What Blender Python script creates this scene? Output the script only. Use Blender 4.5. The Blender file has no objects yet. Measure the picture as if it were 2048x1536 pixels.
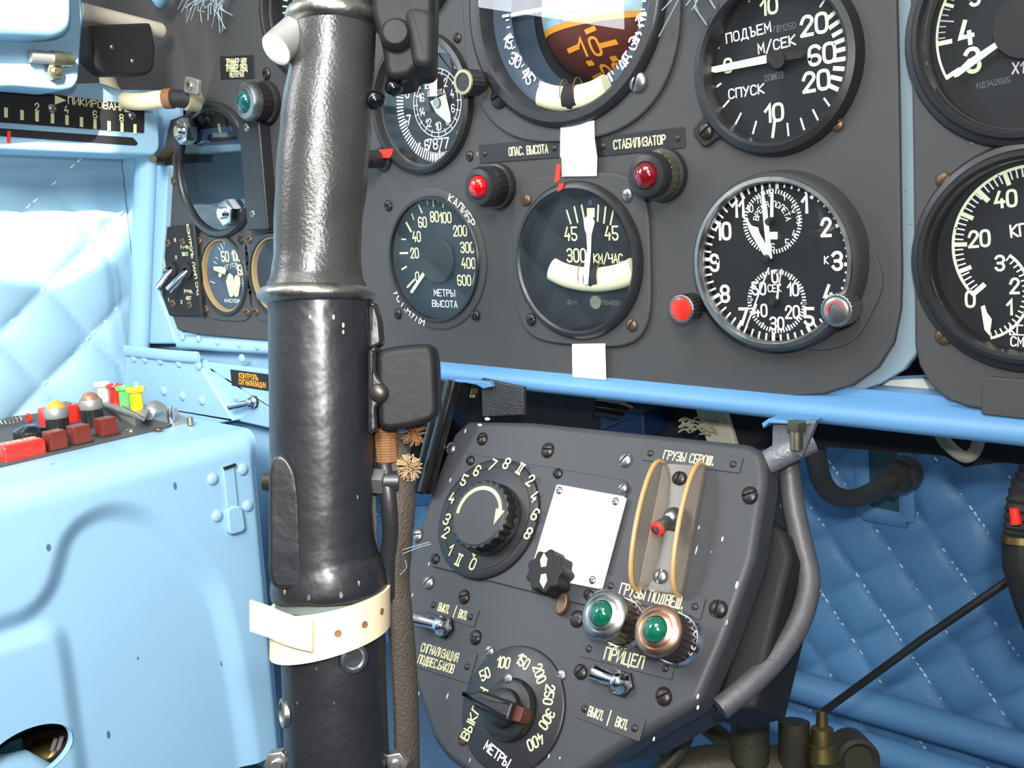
import bpy, bmesh, math, random
from mathutils import Matrix, Vector
random.seed(7)
PI = math.pi
SC = bpy.context.scene
COL = SC.collection
RAD = math.radians

# ---------------------------------------------------------------- camera
FPX = 2100.0
CAM = Vector((0, -.5, 0))
def _cam_axes(yaw, pitch, roll):
    cy, sy, cp, sp = math.cos(yaw), math.sin(yaw), math.cos(pitch), math.sin(pitch)
    fwd = Vector((-sy*cp, cy*cp, -sp)); right = Vector((cy, sy, 0)); up = right.cross(fwd)
    cr, sr = math.cos(roll), math.sin(roll)
    return cr*right + sr*up, -sr*right + cr*up, fwd
CR, CU, CF = _cam_axes(RAD(40.93), RAD(10.24), RAD(-2.61))
cam = bpy.data.objects.new('camera', bpy.data.cameras.new('camera'))
COL.objects.link(cam)
cam.data.sensor_width = 36; cam.data.lens = FPX/2048*36
cam.data.clip_start = .01; cam.data.clip_end = 50
cam.matrix_world = Matrix(((CR.x, CU.x, -CF.x, CAM.x), (CR.y, CU.y, -CF.y, CAM.y), (CR.z, CU.z, -CF.z, CAM.z), (0, 0, 0, 1)))
SC.camera = cam

# ---------------------------------------------------------------- light
SC.view_settings.view_transform = 'Standard'
SC.view_settings.look = 'None'
SC.view_settings.gamma = 1
SC.view_settings.exposure = 0
SC.view_settings.use_curve_mapping = False
wd = bpy.data.worlds.new('sky'); SC.world = wd; wd.use_nodes = True
nt = wd.node_tree; nt.nodes.clear()
_tc = nt.nodes.new('ShaderNodeTexCoord'); _sx = nt.nodes.new('ShaderNodeSeparateXYZ')
_rp = nt.nodes.new('ShaderNodeValToRGB'); _bg = nt.nodes.new('ShaderNodeBackground'); _wo = nt.nodes.new('ShaderNodeOutputWorld')
_mr = nt.nodes.new('ShaderNodeMapRange'); _mr.inputs[1].default_value = -1; _mr.inputs[2].default_value = 1
nt.links.new(_tc.outputs['Generated'], _sx.inputs[0]); nt.links.new(_sx.outputs['Z'], _mr.inputs[0])
nt.links.new(_mr.outputs[0], _rp.inputs[0]); nt.links.new(_rp.outputs[0], _bg.inputs[0]); nt.links.new(_bg.outputs[0], _wo.inputs[0])
cr_ = _rp.color_ramp
cr_.elements[0].position = .42; cr_.elements[0].color = (.05, .06, .07, 1)
cr_.elements[1].position = .72; cr_.elements[1].color = (.85, .95, 1, 1)
_bg.inputs[1].default_value = .55

def lamp(name, kind, loc, target, energy, color=(1, 1, 1), **kw):
    l = bpy.data.lights.new(name, kind); l.energy = energy; l.color = color
    for k, v in kw.items(): setattr(l, k, v)
    o = bpy.data.objects.new(name, l); COL.objects.link(o); o.location = loc
    o.rotation_euler = (Vector(target) - Vector(loc)).to_track_quat('-Z', 'Y').to_euler()
    return o
SUN_T = CAM + (CF + (-70-1024)/FPX*CR - (190-768)/FPX*CU)*.78
# daylight through the canopy glazing: port side window, overhead glazing; camera flash; a sunbeam
lamp('port_window_light', 'AREA', (-.95, -.74, .45), (-.2, -.74, .45), 7, (.93, .97, 1), shape='RECTANGLE', size=.34, size_y=.42)
lamp('starboard_glazing_light', 'AREA', (.1, -.95, .5), (-.80, -.2, -.12), 4.5, (1, .99, .96), shape='RECTANGLE', size=.35, size_y=.3, spread=RAD(60))
lamp('overhead_glazing_light', 'AREA', (-.35, -.75, .95), (-.5, -.05, -.1), 12, (.95, .98, 1), shape='RECTANGLE', size=.8, size_y=.6)
lamp('camera_flash', 'AREA', (.02, -.5, .06), (-.40, .0, -.07), 2.8, (1, .98, .95), shape='DISK', size=.03)
lamp('sunbeam', 'SPOT', (.12, -.75, .58), SUN_T, 290, (1, .97, .9), spot_size=RAD(9.5), spot_blend=.15, shadow_soft_size=.004)

# ---------------------------------------------------------------- frames
class Fr:
    """a local frame: o origin, ex right, ey up, ez out of the surface"""
    def __init__(s, o, ex, ey):
        s.o = Vector(o); s.ex = Vector(ex).normalized(); s.ey = Vector(ey).normalized(); s.ez = s.ex.cross(s.ey).normalized()
        s.ey = s.ez.cross(s.ex)
    def px(s, x, y, w=0):
        d = CF + (x-1024)/FPX*CR - (y-768)/FPX*CU
        t = (s.o + s.ez*w - CAM).dot(s.ez)/d.dot(s.ez)
        q = CAM + d*t - s.o
        return (q.dot(s.ex), q.dot(s.ey))
    def P(s, u, v, w=0): return s.o + s.ex*u + s.ey*v + s.ez*w
    def sub(s, u=0, v=0, w=0, a=0):
        c, n = math.cos(RAD(a)), math.sin(RAD(a))
        return Fr(s.P(u, v, w), s.ex*c + s.ey*n, -s.ex*n + s.ey*c)
    def at(s, x, y, w=0, a=0):
        u, v = s.px(x, y, w); return s.sub(u, v, 0, a)
    def mpp(s, x, y, w=0):
        q = s.P(*s.px(x, y, w), w); return (q-CAM).dot(CF)/FPX
    def M(s):
        return Matrix(((s.ex.x, s.ey.x, s.ez.x, s.o.x), (s.ex.y, s.ey.y, s.ez.y, s.o.y), (s.ex.z, s.ey.z, s.ez.z, s.o.z), (0, 0, 0, 1)))
def local(o, ex=(1, 0, 0), ey=(0, 1, 0)): return Fr(o, ex, ey)
def dep(x, y, z): return CAM + (CF + (x-1024)/FPX*CR - (y-768)/FPX*CU)*z
def K(ox, oy, sc): return lambda x, y: (ox + x/sc, oy + y/sc)

FP = Fr((0, 0, 0), (1, 0, 0), (0, 0, 1))                         # instrument panel plane
AL = RAD(32)
_c0 = Fr((0, -.03, 0), (1, 0, 0), (0, 0, 1)); _u, _v = _c0.px(1220, 870)
FC = Fr(_c0.P(_u, _v), (1, 0, 0), (0, math.sin(AL), math.cos(AL)))  # lower console face
FB = Fr((0, .26, 0), (1, 0, 0), (0, 0, 1))                       # lower forward bulkhead
XW = -.885
FL = Fr((XW, 0, 0), (0, 1, 0), (0, 0, 1))                        # port side wall
_f = Fr((0, -.045, 0), (1, 0, 0), (0, 0, 1)); XS, ZT = _f.px(508, 862)
FS = Fr((XS, 0, 0), (0, 1, 0), (0, 0, 1))                        # side console face
FT = Fr((0, 0, ZT), (0, 1, 0), (-1, 0, 0))                       # side console top

# ---------------------------------------------------------------- materials
def S(r, g, b):
    f = lambda c: (c/255/12.92) if c/255 <= .04045 else ((c/255+.055)/1.055)**2.4
    return (f(r), f(g), f(b))
MATS = {}
def mat(name, col, rough=.5, metal=0, var=.12, scale=60, bump=.0, bscale=400, spec=.5, chips=None, chipth=.70, chipscale=90, coat=0, trans=0, emit=None):
    if name in MATS: return MATS[name]
    m = bpy.data.materials.new(name); m.use_nodes = True; MATS[name] = m
    n = m.node_tree; b = n.nodes['Principled BSDF']; L = n.links.new
    tc = n.nodes.new('ShaderNodeTexCoord')
    nz = n.nodes.new('ShaderNodeTexNoise'); nz.inputs['Scale'].default_value = scale; nz.inputs['Detail'].default_value = 6
    L(tc.outputs['Object'], nz.inputs['Vector'])
    mx = n.nodes.new('ShaderNodeMix'); mx.data_type = 'RGBA'
    lo = tuple(max(0, c*(1-var)) for c in col); hi = tuple(min(1, c*(1+var)) for c in col)
    mx.inputs[6].default_value = lo + (1,); mx.inputs[7].default_value = hi + (1,)
    L(nz.outputs['Fac'], mx.inputs[0]); out = mx.outputs[2]
    if chips:
        cn = n.nodes.new('ShaderNodeTexNoise'); cn.inputs['Scale'].default_value = chipscale; cn.inputs['Detail'].default_value = 3
        L(tc.outputs['Object'], cn.inputs['Vector'])
        rp = n.nodes.new('ShaderNodeValToRGB'); rp.color_ramp.elements[0].position = chipth; rp.color_ramp.elements[1].position = chipth+.02
        L(cn.outputs['Fac'], rp.inputs[0])
        m2 = n.nodes.new('ShaderNodeMix'); m2.data_type = 'RGBA'; m2.inputs[7].default_value = tuple(chips)+(1,)
        L(rp.outputs[0], m2.inputs[0]); L(out, m2.inputs[6]); out = m2.outputs[2]
    L(out, b.inputs['Base Color'])
    b.inputs['Metallic'].default_value = metal; b.inputs['Specular IOR Level'].default_value = spec
    rr = n.nodes.new('ShaderNodeMapRange'); rr.inputs[3].default_value = max(.02, rough-.08); rr.inputs[4].default_value = min(1, rough+.08)
    L(nz.outputs['Fac'], rr.inputs[0]); L(rr.outputs[0], b.inputs['Roughness'])
    if coat: b.inputs['Coat Weight'].default_value = coat; b.inputs['Coat Roughness'].default_value = .05
    if trans: b.inputs['Transmission Weight'].default_value = trans
    if bump:
        bn = n.nodes.new('ShaderNodeTexNoise'); bn.inputs['Scale'].default_value = bscale; bn.inputs['Detail'].default_value = 2
        L(tc.outputs['Object'], bn.inputs['Vector'])
        bp = n.nodes.new('ShaderNodeBump'); bp.inputs['Strength'].default_value = bump; bp.inputs['Distance'].default_value = .001
        L(bn.outputs['Fac'], bp.inputs['Height']); L(bp.outputs[0], b.inputs['Normal'])
    return m
def glass(name, tint=(1, 1, 1), refl=1.0):
    m = bpy.data.materials.new(name); m.use_nodes = True; n = m.node_tree; n.nodes.clear(); L = n.links.new
    o = n.nodes.new('ShaderNodeOutputMaterial'); t = n.nodes.new('ShaderNodeBsdfTransparent'); g = n.nodes.new('ShaderNodeBsdfGlossy')
    t.inputs[0].default_value = tint+(1,); g.inputs['Roughness'].default_value = .01
    fr = n.nodes.new('ShaderNodeFresnel'); fr.inputs[0].default_value = 1.5
    mu = n.nodes.new('ShaderNodeMath'); mu.operation = 'MULTIPLY'; mu.inputs[1].default_value = refl; L(fr.outputs[0], mu.inputs[0])
    ge = n.nodes.new('ShaderNodeNewGeometry'); m3 = n.nodes.new('ShaderNodeMath'); m3.operation = 'SUBTRACT'; m3.inputs[0].default_value = 1; L(ge.outputs['Backfacing'], m3.inputs[1])
    m4 = n.nodes.new('ShaderNodeMath'); m4.operation = 'MULTIPLY'; L(mu.outputs[0], m4.inputs[0]); L(m3.outputs[0], m4.inputs[1]); mu = m4
    mx = n.nodes.new('ShaderNodeMixShader'); L(mu.outputs[0], mx.inputs[0]); L(t.outputs[0], mx.inputs[1]); L(g.outputs[0], mx.inputs[2]); L(mx.outputs[0], o.inputs[0])
    return m
M_PANEL = mat('panel_dark_grey_paint', S(62, 62, 62), .62, var=.10, scale=25, bump=.12, bscale=900, spec=.4)
M_CONS = mat('console_dark_grey_paint', S(58, 59, 62), .5, var=.12, scale=30, bump=.1, bscale=900, spec=.45, chips=S(190, 200, 200), chipth=.742, chipscale=70)
M_BLACK = mat('black_enamel', S(26, 26, 27), .38, var=.2, scale=50, bump=.12, bscale=300)
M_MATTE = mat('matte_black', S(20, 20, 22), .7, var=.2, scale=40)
M_DIAL = mat('dial_black', S(24, 27, 30), .6, var=.12, scale=30, spec=.3)
M_DIALB = mat('dial_blue_black', S(26, 36, 41), .6, var=.12, scale=30, spec=.3)
M_BEZ = mat('bezel_black', S(34, 34, 36), .35, var=.15, scale=60, bump=.06, bscale=500)
M_STICK = mat('stick_black_enamel', S(30, 31, 34), .34, var=.2, scale=45, bump=.45, bscale=130, chips=S(150, 150, 145), chipth=.77, chipscale=60)
M_GRIP = mat('grip_worn_black_rubber', S(60, 59, 58), .3, .35, var=.3, scale=60, bump=.2, bscale=800)
M_WORN = mat('worn_bare_metal', S(150, 146, 138), .38, 1.0, var=.35, scale=120, bump=.3, bscale=300)
M_BLUE = mat('blue_paint_lit_tone', S(138, 176, 200), .42, var=.05, scale=12, bump=.04, bscale=200, chips=S(60, 90, 120), chipth=.765, chipscale=38)  # washed-out tone of the strong light on the left, put into the blue
M_BLUE2 = mat('blue_paint_dim_tone', S(90, 138, 180), .4, var=.06, scale=14, chips=S(60, 80, 110), chipth=.76, chipscale=45)  # same blue with the deeper tone of dimmer light in its colour
M_STRIP = mat('frame_pale_blue_paint', S(120, 138, 148), .5, var=.1, scale=40, chips=S(60, 75, 85), chipth=.70, chipscale=330)
M_QUILT = mat('quilted_blue_fabric_lit_tone', S(142, 178, 198), .5, var=.05, scale=20, bump=.25, bscale=600)  # brightly lit tone of the blue quilt, put into the base colour
M_QUILT2 = mat('quilted_blue_fabric_dim_tone', S(88, 136, 178), .5, var=.07, scale=14, bump=.35, bscale=160)  # dimly lit tone of the blue quilt, put into the base colour
M_THREAD = mat('pale_thread', S(225, 232, 238), .4)
M_THREAD2 = mat('blue_thread', S(120, 165, 195), .6)
M_LUM = mat('luminous_paint_cream', S(226, 222, 166), .7, var=.05)
M_LUMG = mat('luminous_paint_green', S(226, 246, 206), .7, var=.05)
M_WHITE = mat('white_paint', S(236, 238, 236), .6, var=.03)
M_GREYT = mat('faint_grey_paint', S(92, 96, 100), .7, var=.1)
M_CARD = mat('white_card', S(246, 246, 244), .6, var=.02)
M_TAPE = mat('white_tape', S(240, 240, 240), .65, var=.03)
M_RED = mat('red_paint', S(226, 46, 30), .5, var=.1)
M_REDG = mat('red_plastic', S(214, 40, 30), .3, var=.1, coat=.3)
M_REDL = mat('red_lamp_glass', S(190, 6, 14), .12, var=.2, coat=1)
M_REDD = mat('dark_red_lamp_glass', S(104, 8, 16), .12, var=.2, coat=1)
M_GRNL = mat('green_lamp_glass', S(2, 92, 66), .1, var=.25, coat=1)
M_CHROME = mat('chrome', S(220, 222, 226), .14, 1.0, var=.06)
M_STEEL = mat('brushed_steel', S(170, 170, 168), .33, 1.0, var=.2, scale=150)
M_ZINC = mat('zinc_plated_steel', S(178, 170, 140), .38, 1.0, var=.25, scale=120)
M_SCREW = mat('blackened_screw', S(62, 58, 56), .36, .7, var=.4, scale=200)
M_SCREWR = mat('rusty_screw', S(104, 84, 68), .45, .7, var=.5, scale=240)
M_SCREWS = mat('bare_screw', S(150, 148, 146), .34, .9, var=.4, scale=240)
M_COPPER = mat('copper_ring', S(206, 164, 140), .3, 1.0, var=.2, scale=140)
M_BRASS = mat('old_brass', S(140, 122, 78), .4, 1.0, var=.35, scale=90)
M_OLIVE = mat('olive_casting', S(62, 58, 44), .5, .3, var=.3, scale=60, bump=.2)
M_ROD = mat('weathered_grey_rod', S(92, 90, 92), .5, .3, var=.25, scale=70, bump=.3, bscale=260, chips=S(120, 70, 50), chipth=.68, chipscale=40)
M_PIPE = mat('dark_olive_pipe', S(66, 64, 58), .42, .2, var=.15, scale=40)
M_CREAM = mat('cream_rubber_strap', S(226, 204, 168), .5, var=.07, scale=40, bump=.1)
M_CREAMT = mat('cream_tubing', S(226, 208, 170), .4, var=.1, scale=40)
M_TAN = mat('tan_gauge_ring', S(146, 122, 80), .45, var=.12, scale=40)
M_TWINE = mat('brown_waxed_twine', S(126, 88, 54), .7, var=.3, scale=220, bump=.4)
M_BRAID = mat('grey_brown_braided_sheath', S(66, 58, 49), .75, var=.3, scale=300, bump=.8, bscale=900)
M_PLEX = mat('yellowed_clear_plastic', S(226, 214, 198), .22, var=.08, scale=30, trans=.88)
M_PLEXE = mat('amber_plastic_edge', S(206, 164, 104), .3, var=.15, scale=50, trans=.25)
M_BROWN = mat('brown_bakelite', S(104, 38, 24), .35, var=.2, scale=60)
M_ORANGE = mat('orange_marking', S(224, 150, 40), .6)
M_MAROON = mat('maroon_gyro_ball', S(84, 34, 26), .45, var=.12, scale=20)
M_SKYB = mat('gyro_ball_sky_blue', S(150, 190, 206), .45, var=.08)
M_TUBE = mat('inclinometer_pale_fluid', S(214, 218, 180), .2, var=.05, coat=.6)
M_DGREY = mat('side_panel_grey', S(70, 68, 68), .55, var=.12, scale=30)
M_TEAL = mat('dark_teal_paint', S(28, 76, 92), .5, var=.2)
M_FRAY = mat('frayed_pale_blue_string', S(140, 158, 166), .8, var=.2)
M_YEL = mat('yellow_plastic', S(240, 206, 20), .35); M_GRN = mat('green_plastic', S(92, 196, 100), .35)
M_IVORY = mat('ivory_plastic', S(232, 214, 196), .4); M_ALU = mat('dull_aluminium', S(150, 150, 146), .5, .6, var=.15)
M_BOX = mat('satin_black_paint', S(22, 22, 23), .6, spec=.3, var=.2, scale=60, bump=.2, bscale=250)
M_GLASS = glass('instrument_glass', (1, 1, 1), 1.1)
M_GLASSB = glass('dark_cover_glass', (.75, .82, .86), 1.6)

# ---------------------------------------------------------------- mesh builder
def circ(u, v, r, n=48, rv=None): return [(u+r*math.cos(2*PI*i/n), v+(rv or r)*math.sin(2*PI*i/n)) for i in range(n)]
def rpoly(pts, r, n=5):
    out = []; N = len(pts)
    for i in range(N):
        p, a, b = Vector(pts[i]), Vector(pts[i-1]), Vector(pts[(i+1) % N])
        d1, d2 = (a-p), (b-p); q = min(r[i] if isinstance(r, (list, tuple)) else r, d1.length*.48, d2.length*.48)
        A, B = p+d1.normalized()*q, p+d2.normalized()*q
        for k in range(n+1):
            t = k/n; w = A*(1-t)**2 + p*2*t*(1-t) + B*t*t; out.append((w.x, w.y))
    return out
def rect(w, h, r=0, u=0, v=0):
    p = [(u-w/2, v-h/2), (u+w/2, v-h/2), (u+w/2, v+h/2), (u-w/2, v+h/2)]
    return rpoly(p, r) if r else p
def ccw(p):
    a = sum(p[i-1][0]*p[i][1]-p[i][0]*p[i-1][1] for i in range(len(p)))
    return list(p) if a > 0 else list(reversed(p))
def squircle(r, n=3.2, k=64):
    o = []
    for i in range(k):
        t = 2*PI*i/k; c, s = math.cos(t), math.sin(t); q = (abs(c)**n+abs(s)**n)**(-1/n); o.append((r*c*q, r*s*q))
    return o
def smooth(pts, it=2, closed=False):
    pts = [Vector(p) for p in pts]
    for _ in range(it):
        o = []; N = len(pts)
        if not closed: o.append(pts[0])
        for i in range(N if closed else N-1):
            a, b = pts[i], pts[(i+1) % N]
            o += [a*.75+b*.25, a*.25+b*.75]
        if not closed: o.append(pts[-1])
        pts = o
    return pts
class MB:
    def __init__(s): s.v = []; s.f = []; s.T = None
    def add(s, vs, fs):
        k = len(s.v)
        for p in vs:
            p = Vector(p); s.v.append(s.T.P(p.x, p.y, p.z) if s.T else p)
        s.f += [tuple(k+i for i in f) for f in fs]; return s
    def lathe(s, prof, n=40, a0=0, a1=360):
        full = a1-a0 >= 360; m = n if full else n+1; vs = []; fs = []
        for i in range(m):
            a = RAD(a0+(a1-a0)*i/n); vs += [(r*math.cos(a), r*math.sin(a), w) for r, w in prof]
        q = len(prof)
        for i in range(n):
            j = (i+1) % m
            for k in range(q-1): fs.append((i*q+k, j*q+k, j*q+k+1, i*q+k+1))
        if not full: fs += [tuple(range(q)), tuple((m-1)*q+k for k in reversed(range(q)))]
        return s.add(vs, fs)
    def prism(s, poly, w0, w1, bev=0, cap0=True):
        p = ccw(poly); N = len(p); rings = [(p, w0)]; s.bv = getattr(s, 'bv', False) or bool(bev)
        if bev:
            ins = []
            for i in range(N):
                a, b, c = Vector(p[i-1]), Vector(p[i]), Vector(p[(i+1) % N])
                e1, e2 = (b-a), (c-b)
                n1 = Vector((-e1.y, e1.x)); n2 = Vector((-e2.y, e2.x))
                n1 = n1.normalized() if n1.length > 1e-9 else Vector((0, 0)); n2 = n2.normalized() if n2.length > 1e-9 else Vector((0, 0))
                nn = n1+n2; nn = nn/max(.5, nn.length_squared/2) if nn.length > 1e-6 else n1
                ins.append((b, nn))
            for t in (0, .3, .7, 1):
                o = bev*(1-math.cos(t*PI/2)); z = w1-bev+bev*math.sin(t*PI/2)
                rings.append(([(b.x+q.x*o, b.y+q.y*o) for b, q in ins], z))
        else: rings.append((p, w1))
        vs = [(x, y, z) for r, z in rings for x, y in r]; fs = []
        for k in range(len(rings)-1):
            for i in range(N):
                j = (i+1) % N; fs.append((k*N+i, k*N+j, (k+1)*N+j, (k+1)*N+i))
        fs.append(tuple((len(rings)-1)*N+i for i in range(N)))
        if cap0: fs.append(tuple(reversed(range(N))))
        return s.add(vs, fs)
    def box(s, a, b, bev=0):
        return s.prism(rect(b[0]-a[0], b[1]-a[1], bev, (a[0]+b[0])/2, (a[1]+b[1])/2), a[2], b[2], bev)
    def tube(s, path, r, n=14, caps=True, flat=None):
        P = [Vector(p) for p in path]; N = len(P); vs = []; fs = []
        t0 = (P[1]-P[0]).normalized(); up = t0.orthogonal().normalized() if flat is None else Vector(flat)
        for i in range(N):
            t = (P[min(i+1, N-1)]-P[max(i-1, 0)]).normalized()
            up = (up-t*up.dot(t)); up = up.normalized() if up.length > 1e-6 else t.orthogonal().normalized(); sd = t.cross(up)
            R = r[i] if isinstance(r, list) else r
            ra, rb = R if isinstance(R, (list, tuple)) else (R, R)
            for k in range(n):
                a = 2*PI*k/n; vs.append(P[i]+up*(ra*math.cos(a))+sd*(rb*math.sin(a)))
        for i in range(N-1):
            for k in range(n):
                j = (k+1) % n; fs.append((i*n+k, i*n+j, (i+1)*n+j, (i+1)*n+k))
        if caps: fs += [tuple(reversed(range(n))), tuple((N-1)*n+k for k in range(n))]
        return s.add(vs, fs)
    def stroke(s, pts, w, z=0):
        """flat painted line with mitred corners; each stroke sits a hair above the one before"""
        P = []
        for p in pts:
            q = Vector((p[0], p[1]))
            if not P or (q-P[-1]).length > 1e-7: P.append(q)
        if len(P) < 2: return s
        closed = len(P) > 3 and (P[0]-P[-1]).length < 1e-6
        if closed: P.pop()
        s.k = (getattr(s, 'k', 0)+1) % 12; z += s.k*4e-6
        n = len(P); vs = []
        for i in range(n):
            a = P[i]-P[i-1] if (i > 0 or closed) else P[1]-P[0]; b = P[(i+1) % n]-P[i] if (i < n-1 or closed) else P[-1]-P[-2]
            a, b = a.normalized(), b.normalized(); m = Vector((-a.y-b.y, a.x+b.x))
            m = m.normalized() if m.length > 1e-4 else Vector((-a.y, a.x)); m *= w/2/max(.45, m.dot(Vector((-a.y, a.x))))
            e = Vector((0, 0))
            if not closed and i == 0: e = -b*w*.4
            if not closed and i == n-1: e = a*w*.4
            q = P[i]+e; vs += [(q.x+m.x, q.y+m.y, z), (q.x-m.x, q.y-m.y, z)]
        fs = [(2*i+1, 2*((i+1) % n)+1, 2*((i+1) % n), 2*i) for i in range(n if closed else n-1)]
        return s.add(vs, fs)
    def obj(s, name, m, parent=None, fr=None, sharp=35):
        me = bpy.data.meshes.new(name); me.from_pydata(s.v, [], s.f)
        bm = bmesh.new(); bm.from_mesh(me); bmesh.ops.remove_doubles(bm, verts=bm.verts, dist=1e-7)
        bmesh.ops.recalc_face_normals(bm, faces=bm.faces); bm.to_mesh(me); bm.free()
        me.shade_smooth(); me.set_sharp_from_angle(angle=RAD(sharp))
        me.materials.append(m); o = link(name, me, parent, fr)
        if getattr(s, 'bv', False): md = o.modifiers.new('weighted', 'WEIGHTED_NORMAL'); md.keep_sharp = True
        return o
def link(name, data, parent=None, fr=None):
    o = bpy.data.objects.new(name, data); COL.objects.link(o)
    if parent: o.parent = parent
    if fr is not None: o.matrix_local = fr.M()
    return o
def tag(o, label, cat, group=None):
    o['label'] = label; o['category'] = cat
    if group: o['group'] = group
    return o
def struct(o, label=None):
    o['kind'] = 'structure'
    if label: o['label'] = label; o['category'] = 'structure'
    return o
def thing(name, label, cat, fr, group=None): return tag(link(name, None, None, fr), label, cat, group)
def plate(name, m, outline, holes, th, fr, parent=None, bev=.0012):
    """flat sheet with cut-outs: front face at w=0, body behind"""
    cu = bpy.data.curves.new(name, 'CURVE'); cu.dimensions = '2D'; cu.fill_mode = 'BOTH'; cu.extrude = th/2-bev; cu.bevel_depth = bev; cu.bevel_resolution = 2; cu.offset = -bev
    for lp in [outline]+holes:
        sp = cu.splines.new('POLY'); sp.points.add(len(lp)-1); sp.use_cyclic_u = True
        for i, (x, y) in enumerate(lp): sp.points[i].co = (x, y, 0, 1)
    t = bpy.data.objects.new('t', cu); COL.objects.link(t)
    dg = bpy.context.evaluated_depsgraph_get(); me = bpy.data.meshes.new_from_object(t.evaluated_get(dg))
    bpy.data.objects.remove(t); bpy.data.curves.remove(cu)
    me.transform(Matrix.Translation((0, 0, -th/2))); me.name = name; me.materials.clear(); me.materials.append(m)
    me.shade_smooth(); me.set_sharp_from_angle(angle=RAD(35))
    return link(name, me, parent, fr)

# ---------------------------------------------------------------- stroke lettering (technical dial lettering, Cyrillic and digits)
G = {'0': '@10 30 41 45 36 16 05 01', '1': '04 26 20', '2': '~04 16 36 45 44 22 00|00 40', '3': '~05 16 36 45 44 33 13|~13 33 42 41 30 10 01',
 '4': '26 02 42|33 30', '5': '46 06 03|~03 33 42 41 30 10 01', '6': '~45 36 16 05 01 10 30 41 42 33 13 02', '7': '06 46 10',
 '8': '@13 33 44 45 36 16 05 04|@13 33 42 41 30 10 01 02', '9': '~01 10 30 41 45 36 16 05 04 13 33 44',
 'А': '00 26 40|12 32', 'Б': '46 06 00|~00 30 41 42 33 03', 'В': '00 06|~06 36 45 44 33 03|~03 33 42 41 30 00', 'Г': '00 06 46',
 'Д': '0a 00 50 5a|10 26 46 40', 'Е': '40 00 06 46|03 33', 'Ж': '20 26|00 46|06 40', 'З': '~05 16 36 45 44 33 13|~13 33 42 41 30 10 01',
 'И': '06 00 46 40', 'Й': '06 00 46 40|17 37', 'К': '00 06|46 03 40', 'Л': '00 16 46 40', 'М': '00 06 22 46 40', 'Н': '00 06|40 46|03 43', 'О': '@10 30 41 45 36 16 05 01',
 'П': '00 06 46 40', 'Р': '00 06|~06 36 45 44 33 03', 'С': '~45 36 16 05 01 10 30 41', 'Т': '20 26|06 46', 'У': '06 23|46 10',
 'Ц': '06 00 40 46|40 50 5a', 'Ч': '06 03 43|46 40', 'Ш': '06 00 40 46|20 26', 'Ы': '06 00|~03 23 32 31 20 00|56 50', 'Ъ': '06 16 10|~13 33 42 41 30 10',
 'Ь': '06 00|~03 33 42 41 30 00', 'Ю': '00 06|03 13|@20 40 51 55 46 26 15 11', 'Я': '40 46|~46 16 05 04 13 43|13 00', 'X': '00 46|06 40', 'N': '00 06 40 46',
 '/': '0a 47', '.': '10 11', '|': '2a 28', '-': '13 33', 'I': '16 36|26 20|10 30', 'H': '06 46|00 40|16 10|36 30', ' ': ''}
_gc = {}
def glyph(ch):
    if ch not in _gc:
        out = []; mx = 0
        for st in G.get(ch, '').split('|'):
            if not st: continue
            md = st[0] if st[0] in '~@' else ''; p = [((-1 if t[0] == 'a' else int(t[0])), (-1 if t[1] == 'a' else int(t[1]))) for t in st.lstrip('~@').split()]
            mx = max(mx, max(q[0] for q in p))
            if md: p = smooth(p, 2, md == '@'); p = [(q.x, q.y) for q in p]; p = p+[p[0]] if md == '@' else p
            out.append(p)
        _gc[ch] = (out, mx if ch not in ' .' else 1.5 if ch == '.' else 2.5)
    return _gc[ch]
def text(b, s, u, v, h, ang=0, sw=.13, wsc=.8, z=0, sp=1.5, arc=None):
    """centred at (u,v); h cap height; arc=(radius, centre angle clockwise from up, inward) follows a circle about (u,v)"""
    k = h/6; adv = [(glyph(c)[1]+sp)*k*wsc for c in s]; tot = sum(adv)-sp*k*wsc; x = -tot/2
    for c, a in zip(s, adv):
        st, gw = glyph(c)
        for p in st:
            if arc:
                R, ca, inw = arc; mid = x+gw*k*wsc/2; th = RAD(90-ca)-mid/R*(1 if not inw else -1)
                q = []
                for px_, py_ in p:
                    lx, ly = (px_-gw/2)*k*wsc, (py_-3)*k
                    if inw: q.append((u+math.cos(th)*(R-ly)-math.sin(th)*lx, v+math.sin(th)*(R-ly)+math.cos(th)*lx))
                    else: q.append((u+math.cos(th)*(R+ly)+math.sin(th)*lx, v+math.sin(th)*(R+ly)-math.cos(th)*lx))
            else:
                cs, sn = math.cos(RAD(ang)), math.sin(RAD(ang)); q = []
                for px_, py_ in p:
                    lx, ly = x+px_*k*wsc, (py_-3)*k; q.append((u+lx*cs-ly*sn, v+lx*sn+ly*cs))
            b.stroke(q, h*sw, z)
        x += a
    return b
def pol(r, a): return (r*math.sin(RAD(a)), r*math.cos(RAD(a)))       # clockwise from up
def ticks(b, r0, r1, angs, w, z=0, c=(0, 0)):
    for a in angs:
        p, q = pol(r0, a), pol(r1, a); b.stroke([(c[0]+p[0], c[1]+p[1]), (c[0]+q[0], c[1]+q[1])], w, z)
def arcpts(r, a0, a1, n=40, c=(0, 0)): return [(c[0]+pol(r, a0+(a1-a0)*i/n)[0], c[1]+pol(r, a0+(a1-a0)*i/n)[1]) for i in range(n+1)]

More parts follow.
